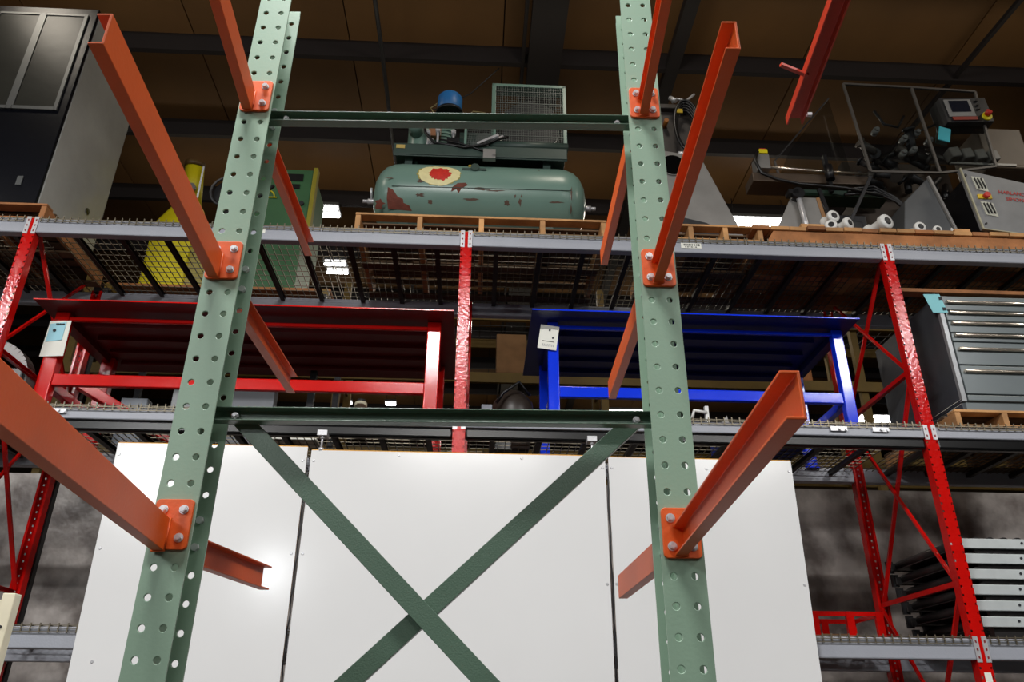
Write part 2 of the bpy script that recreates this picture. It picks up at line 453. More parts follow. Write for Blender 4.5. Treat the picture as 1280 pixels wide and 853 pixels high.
    # close the little step: deck rests on the beams
ZT = LEV['top'][1]+.01; ZM = LEV['mid'][1]+.022; ZL = LEV['low'][1]+.01

# ================================================================== WHITE PANELS in front of the rack
SCR = None
def white_panel(x0, x1, ztop, label, screws, dx0=0, dx1=0):
    """dx = how far the side edge moves outwards at the bottom"""
    y = -.06
    t = thing('white_board', label, 'panel', ((x0+x1)/2, y, 0), group='white panels clamped to the rack')
    MB().prism([(x0-dx0, y, .02), (x1+dx1, y, .02), (x1, y, ztop-.004), (x0, y, ztop-.004)], (0, .003, 0)).build('face_sheet', WHITE, t)
    MB().prism([(x0-dx0+.002, y+.003, .02), (x1+dx1-.002, y+.003, .02), (x1-.002, y+.003, ztop+.003), (x0+.002, y+.003, ztop+.003)], (0, .016, 0)).build('board_core', PLYEDGE, t)
    MB().box(x0+.05, x0+.09, y+.019, y+.05, 0, ztop-.3).box(x1-.09, x1-.05, y+.019, y+.05, 0, ztop-.3).box(x0-dx0, x1+dx1, y, y+.05, 0, .02).build('batten', WOOD, t)
    s0 = None
    for (sx, sz) in screws:
        if s0 is None:
            s0 = MB().cyl((0, 0, 0), (0, -.004, 0), .009, 10, .007).build('screw', STEEL); s0.parent = t; s0['o'] = t['o']
            s0.location = Vector((sx, y, sz))-Vector(t['o'])
        else: put(s0, (sx, y, sz), t)
white_panel(-2.09, -.93, 3.155, 'left white panel, behind the left green post', [(-2.068, 3.079), (-2.05, 2.511), (-1.95, 1.9), (-.952, 3.063), (-.948, 2.498)], -.06, .02)
white_panel(-.905, .925, 3.135, 'wide middle white panel behind the green X brace', [(-.885, 3.064), (-.882, 2.499), (-.364, 3.11), (.4, 3.108), (.908, 3.057), (.905, 2.353)], -.01, -.005)
white_panel(.945, 2.11, 3.13, 'right white panel, behind the right green post', [(.965, 3.058), (.962, 2.354), (1.564, 3.063), (2.09, 3.059), (2.08, 2.366)], -.0, -.03)
def cord(name, pts, label):
    single(MB().tube(pts, .0045, 6), name, DARK, label, 'rope', pts[0])
    return
z = 3.06; pts = []
for k in range(60): pts.append((-.917+.004*math.sin(k*1.7)+.0005*k*(.4), -.064+.003*math.cos(k*1.7), 3.02-k*.045))
cord('black_rope', pts, 'twisted black cord in the seam between left and middle white panels')
pts = []
for k in range(60): pts.append((.935+.003*math.sin(k*.9), -.062+.002*math.cos(k*.9), 3.05-k*.045))
cord('black_rope', pts, 'black cord in the seam between middle and right white panels')
for x, lb in ((-.851, 'small steel clamp on the black strip above the left panel seam'), (.848, 'small steel clamp on the black strip above the right panel seam')):
    t = thing('beam_clamp', lb, 'clamp', (x, -.05, 3.15), group='steel clamps on the rail')
    MB().box(x-.03, x+.03, -.07, .015, 3.228, 3.236).box(x-.03, x+.03, -.07, -.06, 3.236, 3.262).box(x-.03, x-.022, -.06, .01, 3.236, 3.252).box(x+.022, x+.03, -.06, .01, 3.236, 3.252).build('jaw', STEEL, t)
    MB().cyl((x, -.045, 3.14), (x, -.045, 3.25), .007, 8).cyl((x, -.045, 3.21), (x, -.045, 3.228), .015, 6).cyl((x, -.045, 3.13), (x, -.045, 3.15), .018, 10).build('bolt', STEEL, t)

# ================================================================== GREEN FRAME WITH ORANGE ARMS (foreground)
gf = thing('cantilever_rack', 'green perforated two-post steel frame with orange arms, cross braced, nearest the camera', 'rack', (-.14, 1.47, 0), frame='world')
YF, YB = 1.43, 1.513; TK = .0034; HOLE = .0508
def perforated(cx, y0, y1, zt0, z_lo, z_hi, rowx=(-.0185, .0185), half=.0375, dimple=-1):
    """plate facing -y with round holes; zt0 = z of one hole row"""
    m = MB(); n = 16
    k0 = math.ceil((z_lo-zt0)/HOLE+.5); k1 = math.floor((z_hi-zt0)/HOLE-.5)
    def ring(c, r, y): return [(c[0]+r*math.cos(2*PI*(i+.5)/n), y, c[1]+r*math.sin(2*PI*(i+.5)/n)) for i in range(n)]
    def rect(c, hw, hh, y):
        out = []
        for i in range(n):
            a = 2*PI*(i+.5)/n; ca, sa = math.cos(a), math.sin(a)
            # 16 points, with corners
            s = min(hw/abs(ca) if abs(ca) > 1e-6 else 9, hh/abs(sa) if abs(sa) > 1e-6 else 9)
            out.append([c[0]+ca*s, y, c[1]+sa*s])
        for q, (sx, sz) in zip((1, 5, 9, 13), ((1, 1), (-1, 1), (-1, -1), (1, -1))):
            out[q] = [c[0]+sx*hw, y, c[1]+sz*hh]
        return out
    hw = half/2; hh = HOLE/2
    for k in range(k0, k1+1):
        for rx in (-hw, hw):
            c = (cx+rx, zt0+k*HOLE)
            R0 = rect(c, hw, hh, y0); R1 = ring(c, .0074, y0); R2 = ring(c, .0064, y0+.0006); R3 = ring(c, .0062, y1); R4 = rect(c, hw, hh, y1)
            vs = R0+R1+R2+R3+R4; fs = []
            for a in range(4):
                for i in range(n):
                    j = (i+1) % n; fs.append((a*n+i, a*n+j, (a+1)*n+j, (a+1)*n+i))
            m.add(vs, fs)
    za = zt0+(k0-.5)*HOLE; zb = zt0+(k1+.5)*HOLE
    m.box(cx-half, cx+half, y0, y1, z_lo, za); m.box(cx-half, cx+half, y0, y1, zb, z_hi)
    # edges
    m.box(cx-half-.001, cx-half, y0, y1, za, zb); m.box(cx+half, cx+half+.001, y0, y1, za, zb)
    return m
COLS = ((-.6035, 3.2696, -1, 'L'), (.3165, 3.263, 1, 'R'))
ZTOP = 3.315
hexb = None
def bolt_mesh():
    m = MB(); m.cyl((0, 0, 0), (0, -.0015, 0), .0085, 14)
    m.cyl((0, -.0015, 0), (0, -.0075, 0), .0065, 6, smooth=False); m.cyl((0, -.0075, 0), (0, -.0085, 0), .0045, 10)
    return m
def arm(cx, y, s, zb, xweb, side, length, hgt, wdt, zr):
    """s=-1 arm points to the camera, +1 away; side = direction of the open side; zb = underside height"""
    global hexb
    xe, ye = length
    a = MB().channel((xweb, y+s*.004, zb+hgt/2), (xe, ye, zb+hgt/2), wdt, hgt, .0035, (side, 0, 0)).build('arm', ORANGE, gf, bevel=.001)
    px = cx
    yp0, yp1 = (y-.0065, y) if s < 0 else (y, y+.0065)
    pl = MB()
    c = .008; x0, x1, z0, z1 = px-.0345, px+.0345, zr-.0705+.026, zr+.0195+.026
    z0 = zr-HOLE/2-.0205; z1 = zr+HOLE/2+.0195
    poly = []
    for (qx, qz, a0) in ((x1-c, z1-c, 0), (x0+c, z1-c, 90), (x0+c, z0+c, 180), (x1-c, z0+c, 270)):
        for k in range(5):
            an = math.radians(a0+k*22.5); poly.append((qx+c*math.cos(an), yp0, qz+c*math.sin(an)))
    pl.prism(poly, (0, yp1-yp0, 0))
    p = pl.build('mounting_plate', ORANGE, a, bevel=.001)
    # weld bead around the arm root
    wy = y+s*.0075
    MB().tube([(xweb+side*wdt, wy, zb), (xweb, wy, zb), (xweb, wy, zb+hgt), (xweb+side*wdt, wy, zb+hgt)], .003, 6).build('weld', ORANGE, a)
    for dx in (-.0185, .0185):
        for dz in (-HOLE/2, HOLE/2):
            pos = Vector((px+dx, yp0 if s < 0 else yp1, zr+dz))
            if hexb is None:
                hexb = bolt_mesh().build('bolt', STEEL); hexb.parent = a; hexb['o'] = gf['o']; b = hexb
                b.location = pos-Vector(gf['o'])
            else:
                b = hexb.copy(); COL.objects.link(b); b.parent = a; b.location = pos-Vector(gf['o'])
            if s > 0: b.rotation_euler = (0, 0, PI)
    return a
for cx, zt0, out, nm in COLS:
    m = perforated(cx, YF, YF+TK, zt0, 0.0, ZTOP)
    m.v += []; 
    r = perforated(cx, YB-TK, YB, zt0, 0.0, ZTOP)
    n = len(m.v); m.v += r.v; m.f += [tuple(i+n for i in f) for f in r.f]; m.sm += r.sm
    m.box(cx-.002, cx+.002, YF+TK, YB-TK, 0, ZTOP)
    m.box(cx-.07, cx+.07, YF-.04, YB+.04, 0, .01)
    m.build('post', GREEN, gf)
    # plate centres: middle between hole rows
    for q, zb in enumerate((1.875, 2.437, 2.892)):
        k = round((zb+.044-zt0)/HOLE-.5); zr = zt0+(k+.5)*HOLE
        if nm == 'L':
            arm(cx, YF, -1, zb, -.607, -1, ((-.512, .70), (-.560, .795), (-.553, .79))[q], .058, .022, zr)
            arm(cx, YB, 1, zb, -.625, 1, ((-.562, 1.87), (-.62, 2.06), (-.627, 2.06))[q], .053, .022, zr)
        else:
            arm(cx, YF, -1, zb, .323, -1, ((.297, .73), (.315, .79), (.31, .79))[q], .053, .021, zr)
            arm(cx, YB, 1, zb, .292, 1, ((.270, 1.95), (.287, 2.075), (.286, 2.095))[q], .053, .021, zr)
        # nuts on the inner face of the rear flange
        for dz in (-HOLE/2, HOLE/2):
            MB().cyl((cx-out*.0185, YB-TK, zr+dz), (cx-out*.0185, YB-TK-.008, zr+dz), .0075, 6, smooth=False).build('nut', STEEL, gf)
xl, xr = -.566, .279
for z_ in (2.913, 2.151, 1.33):
    MB().channel((xl-.02, 1.486, z_), (xr+.02, 1.486, z_), .024, .029, .0025, (0, -1, 0)).build('horizontal_brace', GREENB, gf, bevel=.0008)
    for x in (xl+.025, xr-.022):
        MB().cyl((x, 1.4835, z_-.001), (x, 1.472, z_-.001), .0075, 6, smooth=False).cyl((x, 1.472, z_-.001), (x, 1.467, z_-.001), .004, 8).build('bolt', STEEL, gf)
def diag(p0, p1, y, w_=.036):
    MB().channel((p0[0], y, p0[1]), (p1[0], y, p1[1]), .016, w_, .0025, (0, 1, 0), up=(.1, 0, 1)).build('diagonal_brace', GREENB, gf, bevel=.0008)
diag((-.545, 2.16), (.279, 1.37), 1.49)
diag((.262, 2.165), (-.566, 1.396), 1.507)

# orange arm of another frame, seen from below at the upper right
fa = thing('channel_beam', 'dark orange steel channel hanging high at the upper right, end pointing down at the machine', 'steel arm', (1.0, 1.7, 3.49), frame='world')
DOR = mat('dim_orange', (170, 48, 24), .42, 0, .1, 8, .1, 100)
MB().channel((.925, 1.3, 3.515), (.985, 2.11, 3.515), .034, .056, .006, (0, 0, -1), up=(1, 0, 0)).build('arm', DOR, fa, bevel=.0015)
MB().cyl((1.02, 2.08, 3.50), (1.035, 2.08, 3.50), .009, 6, smooth=False).build('bolt', STEEL, fa)
MB().bar((.955, 1.89, 3.49), (.86, 1.86, 3.505), .012, .01).build('tab', DOR, fa)
MB().cyl((.93, 1.36, 3.51), (.93, 1.36, 9.1), .006, 6).cyl((.94, 1.48, 3.51), (.94, 1.48, 9.1), .006, 6).build('hanger_rod', DARKG, fa)

# ================================================================== pallets
SHADEW = mat('shaded_wood', (96, 74, 52), .85, 0, .3, 7, .3, 40, rand=.25)  # darker copy of pallet wood, underside shade put into the inner boards
def pallet(x0, x1, y0, y1, z, h, label, nstr=5, m=WOOD, boards=8, group='wooden pallets', along='x', skew=0):
    t = thing('pallet', label, 'pallet', ((x0+x1)/2, (y0+y1)/2, z), group=group)
    tb = .018
    for i in range(nstr):
        x = x0+.02+(x1-x0-.04)*i/(nstr-1)
        MB().box(x-.019, x+.019, y0+.004, y1-.004, z+tb, z+h-tb).build('stringer', m, t, bevel=.003)
    for k in range(boards):
        y = y0+.045+(y1-y0-.09)*k/(boards-1)
        MB().box(x0, x1, y-.045, y+.045, z+h-tb, z+h).build('deck_board', m if k == 0 else SHADEW, t, bevel=.003)
    for k in range(3):
        y = y0+.045+(y1-y0-.09)*k/2
        MB().box(x0, x1, y-.045, y+.045, z, z+tb).build('bottom_board', m if k == 0 else SHADEW, t, bevel=.003)
    return t
pallet(-.82, 1.03, .03, 1.05, ZT, .155, 'wide pale pallet under the green air compressor', nstr=5)
pallet(1.38, 2.2, .02, 1.0, ZT, .14, 'pallet beneath the grey metal chute behind the right green post', nstr=4)
pallet(-4.35, -3.03, .02, 1.0, ZT, .135, 'pallet under the film-wrapped black cabinet at top left', nstr=4, m=WOODD)
pallet(3.33, 4.35, .04, 1.05, ZM, .125, 'pallet beneath the grey drawer cabinet on the middle shelf', nstr=4)

# ------------------------------------------------------------------ black cabinet wrapped in film, top left
cb = thing('control_cabinet', 'tall black cabinet with windowed front and film-wrapped whitish side, top left on a pallet', 'cabinet', (-3.75, .5, ZT+.135))
zb = ZT+.135; zc = 6.93
MB().box(-4.4, -3.13, .05, .93, zb, zc).build('body', DARK, cb, bevel=.01)
MB().box(-4.4, -3.12, .02, .05, zb, zc).build('front', CABBLK, cb, bevel=.006)
MB().box(-3.13, -3.118, .055, .9, zb+.01, zc-.04).build('side_panel', FILM, cb, bevel=.004)
for a, b in ((-3.9, -3.56), (-3.53, -3.2)):
    MB().box(a, b, .012, .02, 5.86, 6.83).build('window', CABGLASS, cb)
    MB().box(a-.015, a+.012, .005, .02, 5.83, 6.85).box(b-.012, b+.015, .005, .02, 5.83, 6.85).box(a, b, .005, .02, 5.83, 5.86).box(a, b, .005, .02, 6.83, 6.85).build('window_frame', FRAMEG, cb)
for (y, z_, r) in ((.66, 5.35, .028), (.74, 5.27, .018), (.72, 5.0, .04)):
    MB().cyl((-3.119, y, z_), (-3.112, y, z_), r, 14).build('port', DARK, cb)
MB().box(-3.3, -3.26, .012, .02, 5.12, 5.2).build('plate', FRAMEG, cb)

# ------------------------------------------------------------------ yellow cone machine + green box
rs = thing('rear_platform', 'low timber staging just behind the top shelf, under the yellow housing and green box', 'platform', (-2.1, 1.7, 0))
for k in range(6): MB().box(-3.12, -1.2, 1.24+.17*k, 1.38+.17*k, 4.99, 5.02).build('plank', WOODD, rs, bevel=.003)
for x in (-3.08, -1.24):
    MB().box(x-.03, x+.03, 1.2, 2.24, 4.93, 4.99).build('bearer', YBEAM, rs)
    for y in (1.2, 2.2): MB().box(x-.025, x+.025, y-.025, y+.025, 0, 4.93).build('leg', DARKG, rs)
ym = thing('yellow_hopper', 'bright yellow metal housing with narrow neck, behind the top shelf and the orange arm', 'machine', (-2.72, 1.6, 5.02))
MB().add([(-2.92, 1.35, 5.02), (-2.53, 1.35, 5.02), (-2.53, 1.9, 5.02), (-2.92, 1.9, 5.02), (-2.92, 1.35, 5.72), (-2.53, 1.35, 5.72), (-2.53, 1.9, 5.72), (-2.92, 1.9, 5.72), (-2.8, 1.5, 6.12), (-2.62, 1.5, 6.12), (-2.62, 1.7, 6.12), (-2.8, 1.7, 6.12)],
    [(0, 1, 2, 3), (0, 1, 5, 4), (1, 2, 6, 5), (2, 3, 7, 6), (3, 0, 4, 7), (4, 5, 9, 8), (5, 6, 10, 9), (6, 7, 11, 10), (7, 4, 8, 11), (8, 9, 10, 11)]).build('housing', YELLOW, ym, bevel=.03)
MB().cyl((-2.71, 1.6, 6.1), (-2.72, 1.5, 6.5), .088, 26).build('neck', YELLOW, ym)
MB().cyl((-2.72, 1.5, 6.48), (-2.72, 1.49, 6.53), .095, 26).build('rim', mat('brown_rim', (90, 66, 34), .5), ym)
MB().bar((-2.63, 1.5, 6.12), (-2.61, 1.44, 6.45), .016, .02).build('highlight_strip', STEEL, ym)  # bright bar stands in for the edge highlight on the neck
MB().cyl((-2.68, 1.46, 6.2), (-2.68, 1.42, 6.2), .04, 12).build('latch', GALV, ym)
rg = thing('black_reel', 'black round reel behind the yellow housing on the top shelf', 'reel', (-1.95, .62, ZT))
MB().cyl((-1.96, .55, 5.5), (-1.96, .66, 5.5), .13, 24).build('flange', DARK, rg)
MB().tube([(-1.96+.15*math.cos(a*.4), .53, 5.5+.15*math.sin(a*.4)) for a in range(17)], .012, 6).build('rim', DARKG, rg)
MB().bar((-1.96, .6, ZT), (-1.96, .6, 5.4), .06, .05).bar((-2.0, .5, 5.1), (-1.6, .5, 5.55), .02, .02).build('bracket', DARK, rg)
gm = thing('green_machine', 'dark green steel box with yellow edge, behind the top shelf and left green post', 'machine', (-1.75, 1.6, 5.02))
MB().box(-2.0, -1.56, 1.4, 1.9, 5.02, 5.62).box(-2.02, -1.53, 1.37, 1.95, 5.62, 6.4).build('body', GREENM, gm, bevel=.01)
MB().box(-1.53, -1.49, 1.36, 1.44, 5.64, 6.42).build('edge_strip', mat('yellow_edge', (150, 140, 34), .5), gm)
MB().box(-1.78, -1.62, 1.36, 1.37, 6.26, 6.34).build('plate', DARK, gm); MB().box(-1.75, -1.64, 1.36, 1.37, 6.17, 6.22).build('plate', DARK, gm)
MB().cyl((-1.6, 1.37, 6.0), (-1.6, 1.35, 6.0), .024, 10).build('knob', DARKG, gm)
arc = [(-1.96+.1*math.cos(a), 1.362, 6.06+.09*math.sin(a)) for a in [PI*k/8 for k in range(9)]]
MB().tube(arc, .007, 6).tube([(-1.96, 1.362, 6.06), (-1.84, 1.362, 6.06)], .007, 6).build('yellow_arrow', YELLOW, gm)

# ------------------------------------------------------------------ compressor
cp = thing('air_compressor', 'green horizontal-tank air compressor with blue filter and wire belt guard, on the top pallet', 'compressor', (.08, .5, ZT+.155))
TC = (.5, 5.425); TR = .31
zp = ZT+.155
hd = [(0.0, -.86), (.09, -.855), (.17, -.835), (.235, -.8), (.28, -.75), (.303, -.69), (.31, -.63), (.31, .63), (.303, .69), (.28, .75), (.235, .8), (.17, .835), (.09, .855), (0, .86)]
MB().lathe(hd, (.085, TC[0], TC[1]), (1, 0, 0), 48).build('tank', TANK, cp)
for x in (-.5, .62):
    MB().box(x-.05, x+.05, TC[0]-.26, TC[0]+.26, zp, zp+.012).prism([(x-.04, TC[0]-.24, zp), (x-.04, TC[0]+.24, zp), (x-.04, TC[0]+.2, zp+.12), (x-.04, TC[0]-.2, zp+.12)], (.08, 0, 0)).build('foot', COMPD, cp)
for sx, x in ((-1, -.775), (1, .945)):
    MB().cyl((x-sx*.02, TC[0], TC[1]+.0), (x+sx*.05, TC[0], TC[1]), .025, 10).cyl((x+sx*.05, TC[0], TC[1]), (x+sx*.09, TC[0], TC[1]), .016, 8).build('drain_fitting', STEEL, cp)
MB().cyl((-.8, TC[0], TC[1]+.02), (-.8, TC[0]-.05, TC[1]+.1), .01, 8).build('valve_handle', STEEL, cp)
# weld seams and patches hugging the tank surface
def patch(name, cx, ang, outline, off, m, parent=cp, n=10, label=None):
    """outline: closed polygon in (x, arc length) about (cx, angle deg from horizontal front)"""
    bm = bmesh.new(); vs = []
    for (u, v) in outline:
        a = math.radians(ang)+v/TR
        vs.append((cx+u, TC[0]-math.cos(a)*(TR+off), TC[1]+math.sin(a)*(TR+off)))
    a = math.radians(ang); c = (cx, TC[0]-math.cos(a)*(TR+off), TC[1]+math.sin(a)*(TR+off))
    # rings towards the middle keep it curved
    rings = [vs]
    for k in (.66, .33):
        rr = []
        for (u, v) in outline:
            aa = a+v*k/TR; rr.append((cx+u*k, TC[0]-math.cos(aa)*(TR+off), TC[1]+math.sin(aa)*(TR+off)))
        rings.append(rr)
    V = [p for r in rings for p in r]+[c]; N_ = len(outline); F = []
    for r in range(2):
        for i in range(N_): j = (i+1) % N_; F.append((r*N_+i, r*N_+j, (r+1)*N_+j, (r+1)*N_+i))
    for i in range(N_): F.append((2*N_+i, 2*N_+(i+1) % N_, 3*N_))
    return MB().add(V, F).build(name, m, parent, label=label)
random.seed(11)
def blob(rx, ry, n=40, j=.12, x0=0, y0=0, sq=2):
    out = []
    for i in range(n):
        a = 2*PI*i/n; r = 1+random.uniform(-j, j)
        out.append((x0+rx*r*math.copysign(abs(math.cos(a))**(2/sq), math.cos(a)), y0+ry*r*math.copysign(abs(math.sin(a))**(2/sq), math.sin(a))))
    return out
patch('worn_decal', -.24, 13, blob(.165, .115, 48, .05), .0012, CREAM)
patch('red_emblem', -.235, 14, blob(.085, .075, 40, .14), .0022, REDD)
patch('decal_border', -.24, 13, blob(.172, .12, 48, .04), .0007, mat('decal_edge', (150, 140, 70), .6))
patch('scrape', -.58, -36, [(-.045, -.05), (.14, -.06), (.12, -.02), (.075, .0), (.07, .03), (.03, .045), (-.01, .1), (-.05, .12), (-.055, .03)], .001, RUST)
patch('scrape', -.69, -38, blob(.035, .04, 18, .4), .001, RUST)
patch('scrape', -.08, -12, [(-.06, -.03), (-.02, -.01), (.0, -.04), (.02, .0), (.07, .03), (.05, .05), (-.01, .045), (-.05, .01)], .001, RUST)
for (x, a, rx, ry) in ((-.38, 0, .03, .012), (.02, -4, .05, .008), (.1, 12, .06, .01), (.4, -6, .012, .03), (.68, -4, .05, .006), (-.3, -10, .02, .015), (.2, 10, .07, .006), (.8, 12, .006, .05), (.8, -12, .006, .04), (-.62, 25, .03, .004), (-.38, 22, .02, .015), (.55, 44, .006, .006), (.3, -8, .02, .02), (.36, 3, .006, .012), (.41, 3, .006, .012)):
    patch('scrape', x, a-24 if a < 40 else a-12, blob(rx, ry, 14, .45), .001, mat('old_scratch', (88, 66, 54), .8))
def seam(x0, x1, a0, a1, r=.004):
    return [(x0+(x1-x0)*k/12, TC[0]-math.cos(math.radians(a0+(a1-a0)*k/12))*(TR+.001), TC[1]+math.sin(math.radians(a0+(a1-a0)*k/12))*(TR+.001)) for k in range(13)]
MB().tube(seam(-.6, .8, -12, -10), .003, 5).build('weld_seam', COMPD, cp)
MB().cyl((-.45, TC[0]-.1, TC[1]+.28), (-.45, TC[0]-.11, TC[1]+.335), .022, 12).build('port', TANK, cp)
MB().bar((-.06, .225, TC[1]+.14), (.13, .225, TC[1]+.14), .03, .018).cyl((.04, .24, TC[1]+.15), (.04, .2, TC[1]+.155), .035, 14).build('inspection_port', COMPD, cp)
MB().cyl((.0, .27, TC[1]+.2), (.0, .255, TC[1]+.21), .016, 10).build('brass_tag', mat('brass', (190, 160, 60), .4, .3), cp)
# platform
pz = 5.70
MB().box(-.62, .78, .24, .25, pz, pz+.125).box(-.62, .78, .24, .8, pz+.115, pz+.125).box(-.62, .78, .79, .8, pz, pz+.125).box(-.62, .78, .232, .24, pz+.01, pz+.03).build('platform', COMPD, cp, bevel=.004)
for x in (-.5, .62): MB().box(x-.03, x+.03, .3, .7, TC[1]+.2, pz+.115).build('platform_leg', COMPD, cp)
MB().box(-.6, -.53, .236, .24, pz+.07, pz+.105).build('rating_plate', mat('old_plate', (190, 165, 92), .5), cp)
P0 = pz+.125
MB().box(-.56, -.3, .42, .66, P0, P0+.14).cyl((-.43, .54, P0+.14), (-.43, .54, P0+.42), .12, 24).lathe([(.12, 0), (.115, .03), (.08, .06), (.0, .07)], (-.43, .54, P0+.42), (0, 0, 1), 24).build('pump_head', TANK, cp, bevel=.004)
MB().cyl((-.47, .42, P0+.27), (-.47, .3, P0+.27), .06, 18).cyl((-.47, .3, P0+.27), (-.47, .285, P0+.27), .045, 18).build('motor_cap', TANK, cp)
MB().cyl((-.24, .56, P0), (-.24, .56, P0+.42), .09, 20).build('cylinder', TANK, cp)
for k in range(8): MB().cyl((-.24, .56, P0+.1+.035*k), (-.24, .56, P0+.11+.035*k), .1, 20).build('cooling_fin', TANK, cp)
MB().cyl((-.205, .5, 6.37), (-.205, .5, 6.395), .118, 28).build('filter_base', DARK, cp)
MB().lathe([(.1, 0), (.108, .01), (.108, .15), (.09, .175), (0, .18)], (-.205, .5, 6.395), (0, 0, 1), 28).build('air_filter', BLUEF, cp)
MB().tube([(-.33, .5, 6.36), (-.37, .5, 6.44), (-.31, .5, 6.5), (-.27, .5, 6.51)], .005, 6).tube([(-.05, .5, 6.34), (0, .5, 6.42), (.1, .5, 6.41), (.15, .5, 6.36)], .005, 6).build('copper_line', mat('dull_brass', (150, 135, 88), .4, .4), cp)
MB().tube([(-.4, .3, P0+.3), (-.38, .28, P0+.15), (-.3, .26, P0+.03), (-.05, .23, P0-.03), (.12, .22, P0+.0), (.22, .22, P0+.06), (.3, .24, P0+.1)], .012, 8).tube([(-.25, .3, P0+.1), (-.1, .24, P0+.02), (.08, .23, P0-.05), (.14, .22, P0-.08)], .009, 8).build('hose', DARK, cp)
MB().bar((.05, .22, P0+.0), (.22, .22, P0+.1), .02, .02).cyl((.17, .24, P0+.04), (.26, .24, P0+.1), .018, 8).build('pipe', STEEL, cp)
MB().box(.1, .2, .19, .235, pz-.035, pz+.055).cyl((.19, .188, pz), (.19, .18, pz), .012, 8).build('pressure_switch', GALV, cp)
MB().box(-.2, -.1, .28, .4, P0, P0+.11).build('valve_block', DARK, cp)
for (x, z_) in ((-.36, .17), (-.33, .08), (-.28, .2), (-.15, .18)):
    MB().cyl((x, .36, P0+z_), (x, .3, P0+z_+.02), .02, 8).cyl((x, .33, P0), (x, .33, P0+z_), .01, 8).build('fitting', STEEL, cp)
MB().box(-.36, -.26, .37, .42, P0+.2, P0+.3).build('bronze_elbow', mat('bronze', (168, 120, 88), .4, .3), cp)
# motor behind mesh
MB().cyl((-.1, .5, P0+.17), (.2, .5, P0+.17), .14, 22).build('motor', COMPD, cp)
MB().box(-.06, .2, .31, .33, P0+.26, P0+.28).box(-.06, .2, .31, .33, P0+.02, P0+.05).box(-.06, -.04, .31, .33, P0+.03, P0+.28).box(.18, .2, .31, .33, P0+.03, P0+.28).build('motor_guard_frame', TANK, cp)
mg = MB()
for k in range(12): mg.bar((-.05+.02*k, .32, P0+.05), (-.03+.02*k, .32, P0+.26), .003, .003)
for k in range(10): mg.box(-.05, .19, .318, .321, P0+.05+.021*k, P0+.053+.021*k)
mg.cyl((.11, .34, P0+.15), (.11, .345, P0+.15), .075, 20)
mg.build('motor_guard_mesh', GREYM, cp)
# belt guard
gx0, gx1, gz0, gz1, gy = .16, .80, P0+.12, 6.62, .36
MB().box(gx0, gx0+.035, gy, gy+.12, gz0-.05, gz1).box(gx1-.03, gx1, gy, gy+.12, gz0-.05, gz1).box(gx0, gx1, gy, gy+.12, gz1-.03, gz1).box(gx0, gx1, gy, gy+.12, gz0-.05, gz0-.02).build('belt_guard_frame', TANK, cp, bevel=.003)
wm = MB(); n = 30
for k in range(n): x = gx0+.035+(gx1-gx0-.065)*k/(n-1); wm.box(x-.0018, x+.0018, gy+.002, gy+.006, gz0-.03, gz1-.03)
for k in range(26): z_ = gz0-.02+(gz1-gz0-.01)*k/26; wm.box(gx0+.03, gx1-.03, gy+.006, gy+.009, z_-.0015, z_+.0015)
for z_ in (gz1-.09, gz1-.22, gz0+.1): wm.box(gx0+.03, gx1-.03, gy-.002, gy+.003, z_-.003, z_+.003)
wm.build('belt_guard_mesh', GREYM, cp)
MB().cyl((.5, gy+.1, 6.25), (.5, gy+.14, 6.25), .26, 30).cyl((.5, gy+.08, 6.25), (.5, gy+.1, 6.25), .05, 14).build('flywheel', DARKG, cp)
MB().box(gx0+.02, gx1-.02, .3, .5, P0, P0+.09).build('pulley_housing', DARKG, cp, bevel=.01)
MB().cyl((gx0-.02, .27, P0+.03), (gx1-.01, .27, P0+.03), .04, 16).build('rail_tube', COMPD, cp)

# ------------------------------------------------------------------ metal chute + junction box with hoses
zp2 = ZT+.14
ch = thing('metal_chute', 'grey sheet-metal chute with a round black hole, behind the right green post', 'chute', (1.8, .5, zp2))
MB().prism([(1.55, .25, zp2), (2.13, .25, zp2), (2.16, .25, zp2+.02), (1.88, .25, 5.8), (1.55, .25, 5.86)], (0, .65, 0)).build('body', GALV, ch, bevel=.008)
MB().prism([(1.66, .243, zp2+.01), (2.1, .243, zp2+.01), (1.86, .243, zp2+.17), (1.66, .243, zp2+.22)], (0, .007, 0)).build('lower_plate', DARKG, ch)
MB().cyl((1.64, .25, 5.7), (1.64, .235, 5.7), .095, 26).build('round_opening', mat('opening_black', (4, 4, 4), .95, spec=.05), ch)
MB().tube([(1.64+.1*math.cos(a*PI/8), .245, 5.7+.1*math.sin(a*PI/8)) for a in range(17)], .006, 6).build('opening_rim', GALV, ch)
jb = thing('junction_box', 'dark grey box with coiled black hose and yellow tag, on top of the metal chute', 'box', (1.75, .5, 5.84))
MB().box(1.52, 1.92, .45, .8, 5.84, 6.5).box(1.5, 1.95, .4, .85, 6.45, 6.5).build('body', mat('smoky_steel', (66, 62, 60), .5, .3), jb, bevel=.008)
for k in range(5):
    r = .14+.012*k
    MB().tube([(1.83+r*.6*math.cos(a*PI/10), .38-.012*k, 6.2+r*1.5*math.sin(a*PI/10)) for a in range(21)], .012, 8).build('hose', DARK, jb)
MB().box(1.74, 1.8, .33, .345, 6.34, 6.38).build('yellow_tag', mat('yellow_tag', (190, 160, 20), .5), jb)
MB().tube([(1.72, .34, 6.46), (1.76, .34, 6.5), (1.84, .34, 6.48), (1.92, .34, 6.56)], .012, 8).cyl((1.7, .33, 6.5), (1.74, .3, 6.44), .02, 8).cyl((1.72, .34, 5.9), (1.8, .34, 5.9), .02, 8).build('fitting', STEEL, jb)
MB().cyl((1.66, .36, 6.28), (1.66, .45, 6.28), .02, 10).build('cap', mat('amber', (150, 90, 30), .5), jb)

